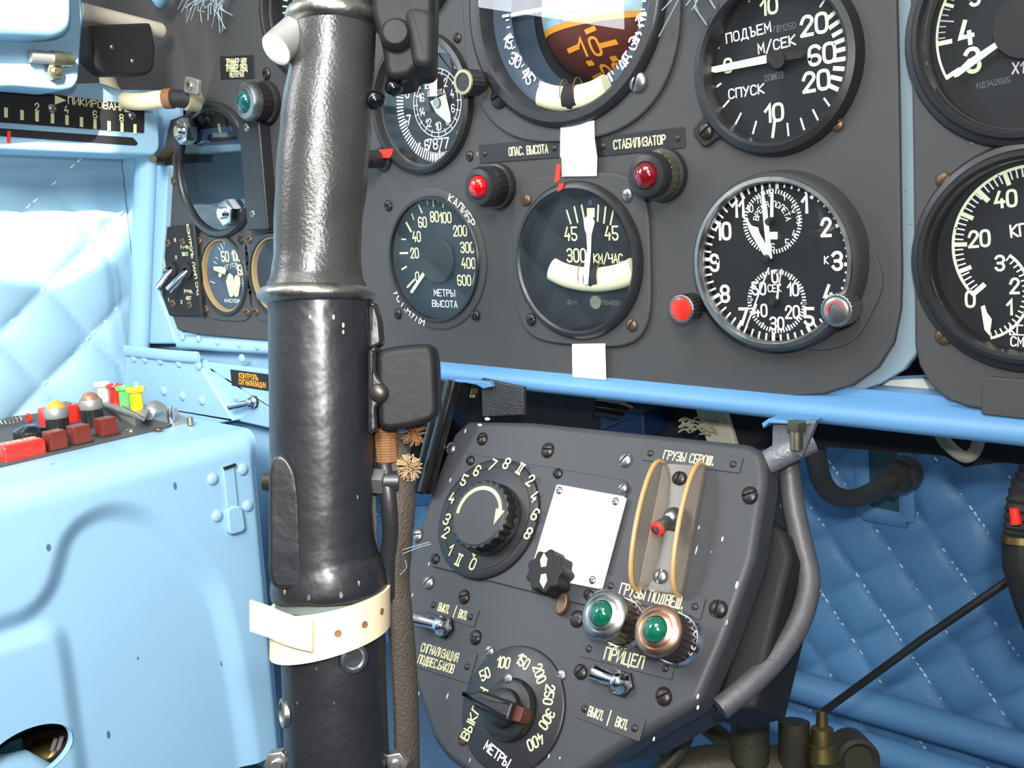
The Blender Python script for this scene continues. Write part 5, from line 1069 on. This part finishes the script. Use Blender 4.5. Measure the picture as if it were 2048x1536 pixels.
def capknob(x, y, lab, dome):
    g = thing('cap_lamp', lab, 'lamp', fT(x, y)); g.scale = (.62, .62, .80); n = 40; b = MB(); b.prism([(.0135*(1-.04*(i % 2))*math.cos(2*PI*i/n), .0135*(1-.04*(i % 2))*math.sin(2*PI*i/n)) for i in range(n)], 0, .026, .001); b.obj('ribbed_body', M_BLACK, g, LA)
    MB().lathe([(.0138, .018), (.0142, .019), (.0142, .025), (.0128, .0275), (.0108, .0275)], 36).obj('rim', M_ALU, g, LA)
    MB().lathe([(0, .0345)]+[(.0112*math.sin(RAD(a)), .0265+.008*math.cos(RAD(a))) for a in (15, 35, 55, 75, 90)], 30).obj('dome', dome, g, LA)
capknob(118, 872, 'ribbed lamp with an orange dome behind the first brown block', mat('orange_dome', S(232, 150, 40), .25, coat=.5)); capknob(187, 853, 'ribbed lamp with a dull copper dome behind the last brown block', mat('copper_dome', S(176, 118, 92), .3, .5))
g = thing('round_knob', 'wide black knob with a ridged side behind the red ПОЖАР button', 'knob', fT(62, 878)); g.scale = (.58,)*3; n = 60; b = MB(); b.prism([(.0205*(1-.03*(i % 2))*math.cos(2*PI*i/n), .0205*(1-.03*(i % 2))*math.sin(2*PI*i/n)) for i in range(n)], 0, .012, .001); b.obj('knurled_rim', M_SCREW, g, LA); MB().lathe([(0, .0185), (.009, .018), (.011, .0165), (.017, .0145), (.0198, .012)], 40).obj('cap', M_GLOSS, g, LA)
g = thing('fire_button', 'red rectangular button lettered ПОЖАР at the left edge', 'button', fT(42, 912)); g.scale = (.66, .66, .72)
MB().prism(rect(.046, .026, .005), 0, .015, .004).obj('cap', M_REDG, g, LA); b = MB(); text(b, 'ПОЖАР', 0, .001, .0085, 0, z=.0152, wsc=1.0, sw=.18); b.obj('lettering', M_LUM, g, local((0, 0, 0), (1, 0, 0), (0, 1, 0)))
g = thing('guarded_switch', 'red hinged switch cover with a grey top behind the ribbed lamps', 'switch guard', fT(122, 845)); g.scale = (.66, .66, .85); MB().prism(rpoly([(-.026, -.013), (.016, -.013), (.026, -.004), (.026, .010), (-.022, .013)], .004), 0, .016, .003).obj('red_cover', M_REDG, g, LA); MB().prism(rect(.026, .014, .003), .015, .0185, .001).obj('grey_top', mat('sage_grey', S(104, 108, 96), .5), g, LA)
g = thing('spring_clip', 'small spring with a red end at the left edge of the switch panel', 'spring', fT(20, 852)); g.scale = (.6,)*3; b = MB(); b.tube([(-.03+.0011*i, .004*math.cos(i*1.3), .006+.004*math.sin(i*1.3)) for i in range(46)], .0007, 6); b.obj('coil', M_ZINC, g, LA); MB().lathe([(.0035, 0), (.0065, .0005), (.0065, .003), (.0035, .0035), (.0035, 0)], 24).obj('red_ring', M_REDG, g, Fr((.024, 0, .006), (0, 1, 0), (0, 0, 1)))
# coloured caps on a small bracket
g = thing('cap_bracket', 'dull metal bracket carrying the four coloured caps at the end of the side console', 'bracket', FT); z0 = .012
MB().prism(rpoly([tp(*p, z0) for p in [(185, 798), (205, 790), (300, 818), (288, 836)]], .002), z0-.0025, z0, .0008).obj('shelf', M_ALU, g, LA)
MB().prism(rpoly([tp(*p, .003) for p in [(200, 806), (215, 800), (290, 840), (270, 850)]], .001), 0, z0-.001).obj('foot', M_ALU, g, LA)
MB().prism(rpoly([tp(*p, .001) for p in [(292, 838), (345, 850), (388, 842), (330, 822)]], .002), 0, .0022, .0008).obj('end_plate', M_ALU, g, LA)
b = MB(); P_ = [(*tp(288, 838, .002), .002)]; u1_, v1_ = tp(300, 838, .002); b.T = None
b.tube(smooth([(u1_-.004, v1_, .002), (u1_+.002, v1_, .012), (u1_+.010, v1_, .012), (u1_+.018, v1_, .003), (u1_+.026, v1_, .002)], 2), (.0007, .005), 8); b.obj('cheek', M_ALU, g, LA)
MB().lathe([(0, .013), (.0022, .013), (.0028, .0115), (.0028, 0)], 20).obj('stud', M_CHROME, g, local((*tp(343, 845, .002), .002)))
MB().lathe([(0, .006), (.0022, .006), (.0026, .004), (.0026, 0)], 16).obj('small_stud', M_ZINC, g, local((*tp(381, 847, .002), .001)))
for x, y, m, lab in [(208, 802, M_IVORY, 'ivory flanged cap, first in the row of coloured caps'), (232, 806, M_REDG, 'red flanged cap between the ivory and green caps'), (251, 810, M_GRN, 'green flanged cap between the red and yellow caps'), (275, 818, M_YEL, 'yellow flanged cap, largest and nearest in the row')]:
    s = 1.0 if x == 275 else .9
    g = MB().lathe([(.0046*s, 0), (.0049*s, .001), (.0047*s, .0135*s), (.0070*s, .0143*s), (.0073*s, .0165*s), (.0068*s, .0175*s), (.005*s, .0175*s), (.0045*s, .016*s), (0, .016*s)], 32).obj('flanged_cap', m, None, FT.sub(*tp(x, y, z0), z0)); tag(g, lab, 'cap', 'coloured caps on the bracket')

# ================================================================ UPPER LEFT: TRIM SCALE, BOXES, TUBE
XT = -.80; ft0 = Fr((XT, 0, 0), (0, 1, 0), (0, 0, 1)); a0 = ft0.px(10, 236); a1 = ft0.px(270, 262); fu = ft0.sub(a0[0], a0[1], 0, math.degrees(math.atan2(a1[1]-a0[1], a1[0]-a0[0])))
g = thing('trim_scale', 'pale blue trim scale bar lettered ПИКИРОВАНИЕ with ticks 2 4 6 8', 'trim scale', fu)
pq = lambda x, y, w=0: fu.px(x, y, w)
MB().prism(rpoly([pq(*p) for p in [(-60, 176), (205, 165), (300, 200), (318, 215), (322, 296), (312, 312), (-60, 296)]], .004), -.05, 0, .003).obj('body', M_BLUE, g, LA)
MB().prism(rpoly([pq(*p, .001) for p in [(-60, 240), (-60, 188), (28, 178), (290, 212), (288, 266)]], .001), 0, .001, .0003).obj('scale_plate', M_MATTE, g, LA)
MB().prism(rpoly([pq(*p, .0008) for p in [(-60, 252), (266, 275), (276, 286), (272, 291), (-60, 268)]], .001), 0, .0008).obj('slot', M_MATTE, g, LA)
b = MB(); m_ = fu.mpp(150, 250)
for x, y in [(12, 225), (44, 230), (74, 233), (105, 237), (134, 240), (163, 244), (190, 248), (218, 252), (244, 255), (270, 258)]:
    p, q = pq(x, y-7, .0012), pq(x, y+7, .0012); b.stroke([p, q], 7*m_, .0012)
for st, x, y in [('2', 74, 214), ('4', 133, 219), ('6', 190, 229), ('8', 243, 236)]: text(b, st, *pq(x, y, .0012), 14*m_, sw=.16, z=.0012)
text(b, 'ПИКИРОВАНИЕ', *pq(200, 209, .0012), 13.5*m_, -1, sw=.16, wsc=1.0, z=.0012); b.prism([pq(*p, .0013) for p in [(110, 190), (133, 201), (110, 209)]], .001, .0013); b.obj('markings', M_LUM, g, LA)
for x, y in [(104, 217), (264, 232)]: hw('screw', M_STEEL, g, *pq(x, y, .001), .001, .0032, 40)
MB().prism([pq(*p, .0012) for p in [(15, 262), (22, 262), (20, 286), (15, 286)]], 0, .0012).obj('red_pointer_mark', M_RED, g, LA)
XB = -.74; fb2 = Fr((XB, 0, 0), (0, 1, 0), (0, 0, 1)); g = thing('control_box', 'pale blue sheet-metal control housing at the top left corner, with bolts', 'housing', fb2); q2 = lambda x, y, w=0: fb2.px(x, y, w)
MB().prism(rpoly([q2(*p) for p in [(-300, -300), (135, -300), (168, 30), (164, 70), (158, 160), (148, 176), (125, 180), (30, 172), (-300, 182)]], .003), -.035, 0, .0025).obj('side_plate', M_BLUE, g, LA)
MB().prism(rpoly([q2(*p, .03) for p in [(-300, -300), (125, -300), (150, 20), (146, 60), (120, 74), (-300, 58)]], .008), 0, .03, .007).obj('rounded_cover', M_BLUE, g, LA)
b = MB(); b.T = Fr((*q2(118, 117), .0), (0, 0, 1), (0, 1, 0)); c_ = q2(112, 117)
b = MB(); b.tube([(*q2(60, 112, .006), .006), (*q2(105, 117, .006), .006)], .0045, 14); b.obj('adjuster_shank', M_ALU, g, LA)
b = MB(); b.tube([(*q2(103, 117, .006), .006), (*q2(125, 119, .006), .006), (*q2(128, 119, .006), .006), (*q2(144, 120, .006), .006)], [.0055, .0055, .0048, .0048], 12); b.obj('adjuster_nut', M_ZINC, g, LA)
hw('bolt', M_ZINC, g, *q2(103, 144), .001, .0062, 10)
FBK = Fr((-.775, 0, 0), (0, 1, 0), (0, 0, 1)); FBX = Fr((0, -.035, 0), (1, 0, 0), (0, 0, 1)); g = thing('black_box', 'small black box with a white stub beside the blue housing', 'box', FBK); q3 = lambda x, y, w=0: FBK.px(x, y, w)
MB().prism(rpoly([q3(*p) for p in [(176, 50), (302, 45), (312, 95), (308, 138), (295, 150), (212, 150), (190, 132), (178, 115)]], .003), -.016, 0, .0025).obj('case', M_MATTE, g, LA)
b = MB(); b.tube([(*q3(160, 22, -.012), -.012), (*q3(320, 62, -.012), -.012), (*q3(325, 63, -.012), -.012)], [.0066, .0066, .0055], 24); b.obj('side_stub', mat('aged_white_plastic', S(196, 186, 170), .45), g, LA)
for x, y in [(224, 94), (265, 122)]: hw('rivet', M_ZINC, g, *q3(x, y), 0, .0018)
q3 = lambda x, y, w=0: FBX.px(x, y, w)
path = smooth([inv(FBX, p) for p in [FBX.P(*q3(x, y, w), w) for x, y, w in [(214, 138, -.012), (216, 170, -.008), (236, 200, .0), (280, 205, .002), (322, 198, -.004), (350, 197, -.010)]]], 3)
g = thing('cream_tube', 'cream bent tube with a brown bound end, below the small black box', 'tube', FBX); MB().tube(path[:int(len(path)*.82)], .0068, 18).obj('tube', M_CREAMT, g, LA); MB().tube(path[int(len(path)*.80):int(len(path)*.92)], .0078, 18).obj('twine_binding', M_TWINE, g, LA); MB().tube(path[int(len(path)*.9):]+[Vector(inv(FBX, FBX.P(*q3(390, 200, -.02), -.02)))], .0069, 16).obj('end_sleeve', M_MATTE, g, LA)
g = thing('pipe_clamp', 'pale metal clamp with a screw at the end of the cream tube', 'clamp', FBX); MB().prism(rpoly([q3(*p, -.008) for p in [(370, 152), (396, 160), (394, 190), (366, 184)]], .002), -.011, -.008, .0008).obj('tab', M_ALU, g, LA); a_, b2 = q3(372, 199, -.014), q3(396, 202, -.024); MB().tube([(*a_, -.014), (*b2, -.024)], .0084, 20).obj('loop', mat('clamp_pale_metal', S(190, 184, 150), .4, .5), g, LA); hw('screw', M_ZINC, g, *q3(380, 171, -.008), -.008, .0036, 30)
u, v = FP.px(323, 305, .02); tag(MB().tube([FP.P(*FP.px(306, 318, .03), .03), FP.P(*FP.px(322, 318, .012), .012), FP.P(*FP.px(338, 305, .002), .002)], [.003, .0045, .005], 14).obj('corner_boss', M_OLIVE), 'small dark boss joining the trim scale to the panel edge', 'boss')
def frayed(x, y, n, lab, fr=FP):
    b = MB()
    for i in range(n):
        a = random.uniform(-2.4, 2.4)-PI/2; L_ = random.uniform(.012, .028); u, v = fr.px(x+random.uniform(-10, 10), y+random.uniform(-6, 4), .006)
        b.tube([(u, v, .004), (u+L_*.5*math.cos(a), v+L_*.5*math.sin(a), .010), (u+L_*math.cos(a+random.uniform(-.6, .6)), v+L_*math.sin(a+random.uniform(-.6, .6)), random.uniform(.004, .014))], .00035, 5)
    b.lathe([(0, .0), (0, 0)], 3) if False else None
    o = tag(b.obj('frayed_cord', M_FRAY, None, fr), lab, 'cord'); o['kind'] = 'stuff'
frayed(402, -4, 18, 'frayed pale blue cord end hanging at the top edge'); frayed(436, -8, 24, 'second frayed cord end, right of the first one at the top edge'); frayed(1400, -34, 12, 'frayed white cord end between the attitude indicator and the variometer')
tag(MB().tube([FP.P(*FP.px(300, -25, .008), .008), FP.P(*FP.px(320, 0, .008), .008), FP.P(*FP.px(336, -22, .008), .008)], .006, 12).obj('blue_knot', mat('blue_cloth_knot', S(120, 170, 200), .7)), 'small blue cloth knot at the top edge above the black box', 'knot')

# ================================================================ CONTROL STICK
ZS = .42; MPS = ZS/FPX
FSK = Fr(dep(650, 900, ZS), CR, CU); stf = lambda x, y, w=0: inv(FSK, dep(x, y, ZS-w))
st = thing('control_stick', 'black control stick in the left foreground, grip above and thick sleeve below', 'control stick', FSK)
def loft(name, m, secs, par=None, n=40, it=0, sq=1.0):
    P_ = [Vector(stf(x, y)) for x, y, hw_ in secs]; R_ = [hw_*MPS for x, y, hw_ in secs]
    return MB().tube(P_, R_, n).obj(name, m, par or st, LA, sharp=60)
def interp(secs, step=8):
    o = []
    for i in range(len(secs)-1):
        a, b_ = secs[i], secs[i+1]; n = max(1, int(abs(b_[1]-a[1])/step))
        for k_ in range(n):
            t = k_/n; t2 = t*t*(3-2*t); o.append((a[0]+(b_[0]-a[0])*t2, a[1]+(b_[1]-a[1])*t, a[2]+(b_[2]-a[2])*t2))
    return o+[secs[-1]]
gr = loft('grip', M_GRIP, interp([(668, -60, 80), (668, 30, 82), (667, 70, 84), (666, 110, 84), (652, 250, 90), (644, 350, 91), (636, 450, 87), (635, 510, 86), (634, 548, 90), (634, 578, 100)]))
loft('top_ring', M_WORN, [(668, 20, 82), (668, 26, 93), (668, 36, 97), (668, 48, 96), (668, 58, 86)], gr)
loft('collar_ring', M_WORN, [(633, 572, 96), (633, 579, 110), (633, 586, 117), (633, 596, 117), (633, 603, 110), (633, 610, 100)])
sl = loft('sleeve', M_STICK, interp([(638, 600, 103), (640, 620, 102), (645, 900, 104), (647, 1080, 106), (650, 1120, 108), (656, 1150, 114), (658, 1172, 116), (660, 1186, 115), (660, 1192, 108)], 10))
lo = loft('lower_tube', M_STICK, [(661, 1180, 104), (664, 1210, 104), (670, 1400, 103), (676, 1540, 103), (682, 1700, 103), (715, 2350, 103)])
loft('grey_liner', mat('grey_green_liner', S(88, 98, 98), .5), [(660, 1186, 109), (661, 1206, 108)])
def onst(x, y, cx, hw_): # point on the tube surface facing the camera
    r = hw_*MPS; dx = (x-cx)*MPS; return math.sqrt(max(0, r*r-dx*dx))
# lug plate on the left of the sleeve
b = MB(); poly = [(535, 1150), (535, 940), (545, 912), (562, 905), (578, 915), (594, 945), (602, 1000), (608, 1180), (545, 1180)]
w1 = .0208; b.prism(rpoly([stf(*p, w1)[:2] for p in poly], .004), -.004, w1, .0022); b.obj('side_lug', M_STICK, sl, LA)
# clip box
cb = MB(); w2 = .012; cb.prism(rpoly([stf(*p, w2)[:2] for p in [(750, 700), (800, 690), (866, 686), (873, 720), (877, 840), (812, 858), (756, 864)]], .0050), -.010, w2, .003); cbo = cb.obj('clip_box', M_BOX, st, LA)
MB().prism(rpoly([stf(*p, w2+.001)[:2] for p in [(735, 700), (752, 690), (752, 750), (772, 770), (774, 800), (752, 812), (755, 862), (735, 870)]], .002), -.010, w2+.001, .0015).obj('hinge_plate', M_STICK, cbo, LA)
p_ = stf(758, 786, w2+.001); hw('rivet', M_SCREW, cbo, p_[0], p_[1], w2+.001, .0038)
MB().prism(rpoly([stf(*p, .004)[:2] for p in [(735, 610), (748, 600), (760, 640), (764, 690), (735, 700)]], .002), -.006, .004, .0015).obj('weld_rib', M_STICK, sl, LA)
p_ = stf(766, 965, .004); b = MB(); b.lathe([(0, .0), (.0062, 0), (.0062, .004), (0, .004)], 24); bo = b.obj('washer', M_STICK, sl, Fr((p_[0]-.006, p_[1], -.002), (0, 1, 0), (0, 0, 1)))
hw('bolt', M_SCREWS, sl, 0, 0, 0, .0056, 0, nrm=Fr((p_[0]-.004, p_[1], .0), (0, 1, .3), (-.25, -.3, 1)))
MB().tube([(p_[0]-.008, p_[1], 0), (p_[0]+.006, p_[1], 0)], .0046, 16).obj('cross_bolt', M_BEZ, sl, LA)
p_ = stf(528, 965, -.002); MB().tube([(p_[0]+.004, p_[1], -.004), (p_[0]-.0008, p_[1], -.004)], [.0046, .0034], 16).obj('bolt_end', M_SCREW, sl, LA)
for x, y in [(790, 1530), (555, 1528)]: p_ = stf(x, y, .002); hw('bolt', M_SCREWS, lo, p_[0], p_[1], -.002, .0056, 10)
for x, y, cx, m in [(720, 1293, 667, M_STEEL), (578, 1412, 671, M_WORN)]:
    w = onst(x, y, cx, 103); nx_ = (x-cx)*MPS/(103*MPS); f3 = Fr(stf(x, y), (0, 1, 0), (-math.sqrt(1-nx_*nx_), 0, nx_)); f3 = Fr((stf(x, y)[0], stf(x, y)[1], w), (math.sqrt(1-nx_*nx_), 0, -nx_), (0, 1, 0))
    MB().lathe([(0, .0004), (.0036, .0004), (.0042, .0012), (.0056, .001), (.006, -.001)], 24).obj('plug_screw', m, lo, f3)
# worn paint specks on the sleeve
b = MB(); rnd = random.Random(5)
for x, y, cx, hw_, s in [(683, 640, 640, 102, 5), (700, 655, 640, 102, 5), (700, 668, 640, 102, 4), (640, 640, 640, 102, 4), (724, 987, 645, 104, 5), (588, 1050, 645, 105, 5), (570, 965, 645, 105, 4), (600, 1140, 650, 108, 5), (640, 1172, 658, 116, 6), (700, 1168, 658, 116, 7), (590, 1165, 658, 116, 5), (730, 1150, 656, 114, 6), (652, 1310, 667, 103, 3), (686, 1375, 669, 103, 3), (612, 1380, 669, 103, 3), (640, 1512, 675, 103, 4)]:
    w = onst(x, y, cx, hw_)+.0003; q = stf(x, y); q2_ = (q[0]*1.0, q[1])
    b.prism(circ(q[0], q[1], s*MPS*.5, 7, s*MPS*1.0), w-.001, w)
b.obj('paint_chips', M_WORN, sl, LA)['kind'] = 'stuff'
# stick head: bracket, paddle, cap, wires at the upper right
hd = MB(); hd.prism(rpoly([stf(*p, .012)[:2] for p in [(740, -60), (870, -60), (868, 60), (866, 130), (830, 134), (822, 150), (770, 160), (765, 90), (742, 30)]], .0055), -.012, .012, .003); ho = hd.obj('head_bracket', M_BOX, st, LA)
MB().prism(rpoly([stf(*p, .016)[:2] for p in [(806, 10), (868, 16), (866, 132), (826, 132)]], .005), .0, .016, .003).obj('switch_housing', M_MATTE, ho, LA)
p_ = stf(790, 62, .018); MB().lathe([(0, .004), (.0045, .0035), (.0065, 0), (.0065, -.006)], 24).obj('round_button', M_MATTE, ho, local((p_[0], p_[1], .014)))
for i, (x, y, r) in enumerate([(800, 140, .004), (785, 170, .0035), (748, 195, .004)]): p_ = stf(x, y, .010); MB().lathe([(0, r)]+[(r*math.sin(RAD(a)), r*math.cos(RAD(a))) for a in (30, 60, 90, 120)], 16).obj('wire_terminal', M_GLOSS, ho, local((p_[0], p_[1], .006)))
p0, p1 = stf(596, 60, .006), stf(548, 92, .016); pd = MB().tube([(p0[0], p0[1], .004), (p1[0], p1[1], .012)], [.0075, .0068], 20).obj('trigger_button', M_ALU, gr, LA)
d_ = (Vector((p1[0], p1[1], .012))-Vector((p0[0], p0[1], .004))).normalized(); sdv = d_.orthogonal(); MB().lathe([(0, .0022), (.0045, .0018), (.0064, .0005), (.0066, -.002)], 24).obj('white_cap', M_CARD, pd, Fr((p1[0], p1[1], .012), sdv, d_.cross(sdv)))
# cable sheath, twine and strap
cp = [stf(x, y, w) for x, y, w in [(790, 880, -.008), (800, 930, -.004), (806, 1000, -.002), (800, 1080, -.004), (792, 1160, -.008), (800, 1230, -.008), (806, 1300, -.01), (812, 1400, -.012), (814, 1500, -.014), (816, 1620, -.016)]]
tag(MB().tube(smooth(cp, 2), (.004, .006), 14).obj('cable_sheath', M_BRAID, None, FSK), 'grey brown braided cable sheath running down the right side of the stick', 'cable')
cp = [stf(x, y, w) for x, y, w in [(768, 905, -.004), (776, 980, .002), (784, 1060, .0), (776, 1130, -.004), (778, 1200, -.006)]]
tag(MB().tube(smooth(cp, 2), .0036, 12).obj('black_cable', M_BEZ, None, FSK), 'black cable between the stick sleeve and the braided sheath', 'cable')
p0, p1 = stf(770, 850, -.002), stf(776, 925, -.002); b = MB(); q = []
for i in range(14*10+1): t = i/140; a = t*14*2*PI; q.append((p0[0]+(p1[0]-p0[0])*t+.0044*math.cos(a), p0[1]+(p1[1]-p0[1])*t, -.002+.0044*math.sin(a)))
b.tube(q, .0006, 6); b.tube([(p0[0], p0[1], -.002), (p1[0], p1[1], -.002)], .0042, 14); tag(b.obj('twine_whipping', M_TWINE, None, FSK), 'brown twine whipping below the clip box on the stick', 'twine')
def tuft(x, y, m, lab, n=90, s=.006):
    b = MB(); c_ = Vector(stf(x, y, 0)); rd = random.Random(x)
    for i in range(n):
        d_ = Vector((rd.uniform(-1, 1), rd.uniform(-1, 1), rd.uniform(-1, 1))).normalized()*s; b.tube([c_+d_*.1, c_+d_*.6+Vector((rd.uniform(-1, 1), rd.uniform(-1, 1), 0))*.001, c_+d_], .00024, 5)
    o = tag(b.obj('frayed_cord_end', m, None, FSK), lab, 'cord end'); o['kind'] = 'stuff'
tuft(826, 864, M_TWINE, 'frayed brown cord end under the clip box'); tuft(818, 935, mat('frayed_tan', S(170, 142, 108), .8, var=.3), 'frayed tan cord end above the braided sheath', 150, .0056)
b = MB(); [b.tube(smooth([stf(*p) for p in pts], 2), .00013, 5) for pts in [[(805, 1108, 0), (835, 1095, 0), (862, 1088, 0)], [(805, 1100, 0), (830, 1092, 0), (860, 1084, 0)], [(800, 1150, 0), (815, 1135, 0), (810, 1120, 0)]]]
o = tag(b.obj('loose_threads', M_FRAY, None, FSK), 'loose pale threads beside the stick', 'threads'); o['kind'] = 'stuff'
# cream strap around the tube
bt = MB(); n = 64; vs = []
def strap_y(a): # a: angle around, 0 = towards camera, + right
    s = math.sin(a); return 1238-26*s+ (10 if False else 0)
rows = 6
for i in range(n):
    a = 2*PI*i/n; rr = 113*MPS+.0012; cx, yc = 661, 1236
    lift = 0
    for j in range(rows+1):
        y = yc-24*math.sin(a)+ (j/rows-.5)*(88-8*math.sin(a))+10*math.cos(a)
        p = stf(cx, y); vs.append((p[0]+rr*math.sin(a), p[1], rr*math.cos(a)))
for i in range(n):
    a = 2*PI*i/n; rr = 113*MPS-.0006
    for j in range(rows+1):
        y = 1236-24*math.sin(a)+(j/rows-.5)*(88-8*math.sin(a))+10*math.cos(a); p = stf(661, y); vs.append((p[0]+rr*math.sin(a), p[1], rr*math.cos(a)))
R1 = rows+1; F = []
for i in range(n):
    i2 = (i+1) % n
    for j in range(rows): F += [(i*R1+j, i2*R1+j, i2*R1+j+1, i*R1+j+1), ((n+i)*R1+j+1, (n+i2)*R1+j+1, (n+i2)*R1+j, (n+i)*R1+j)]
    F += [(i*R1+rows, i2*R1+rows, (n+i2)*R1+rows, (n+i)*R1+rows), ((n+i)*R1, (n+i2)*R1, i2*R1, i*R1)]
so = thing('strap', 'cream perforated rubber strap buckled around the stick', 'strap', FSK)
bt.add(vs, F).obj('band', M_CREAM, so, LA, sharp=50)
def onband(x, y): dx = (x-661)*MPS; rr = 113*MPS+.0013; return math.sqrt(max(1e-7, rr*rr-dx*dx))
tail = [(516, 1190), (560, 1196), (600, 1206), (634, 1220), (634, 1262), (590, 1266), (550, 1256), (516, 1240), (514, 1215)]
b = MB(); pts = []
N1 = 14
for i in range(N1+1):
    x = 514+i*(650-514)/N1; xx = max(x, 561); rr = 113*MPS+.003; dx = (xx-661)*MPS; z = math.sqrt(max(0, rr*rr-dx*dx)) if x > 561 else math.sqrt(max(0, rr*rr-((561-661)*MPS)**2))-(561-x)*MPS*.55
    pts.append((x, z+.0012))
vs = []
for x, z in pts:
    t = (x-514)/136; y0, y1 = 1188+24*t, 1248+22*t; a_, c_ = stf(x, y0), stf(x, y1); vs += [(a_[0], a_[1], z), (c_[0], c_[1], z), (a_[0], a_[1], z-.0016), (c_[0], c_[1], z-.0016)]
F = []
for i in range(N1):
    o_ = i*4; F += [(o_, o_+1, o_+5, o_+4), (o_+2, o_+6, o_+7, o_+3), (o_, o_+4, o_+6, o_+2), (o_+1, o_+3, o_+7, o_+5)]
F += [(0, 2, 3, 1), (N1*4, N1*4+1, N1*4+3, N1*4+2)]
b.add(vs, F).obj('strap_end', M_CREAM, so, LA, sharp=50)
for x, y in [(640, 1248), (695, 1240), (742, 1229), (770, 1212)]:
    w = onband(x, y); nx_ = (x-661)*MPS/(113*MPS); nx_ = max(-.97, min(.97, nx_)); p_ = stf(x, y); MB().lathe([(0, .0002), (.0013, .0002), (.0015, -.0004)], 18).obj('hole', M_TWINE, so, Fr((p_[0], p_[1], w), (math.sqrt(1-nx_*nx_), 0, -nx_), (0, 1, 0)))
p_ = stf(575, 1252, .02); MB().lathe([(0, .0035), (.0022, .0034), (.0032, .0024), (.003, 0), (.002, -.002)], 24).obj('stud', M_CARD, so, local((p_[0]+.0005, p_[1], .0205)))
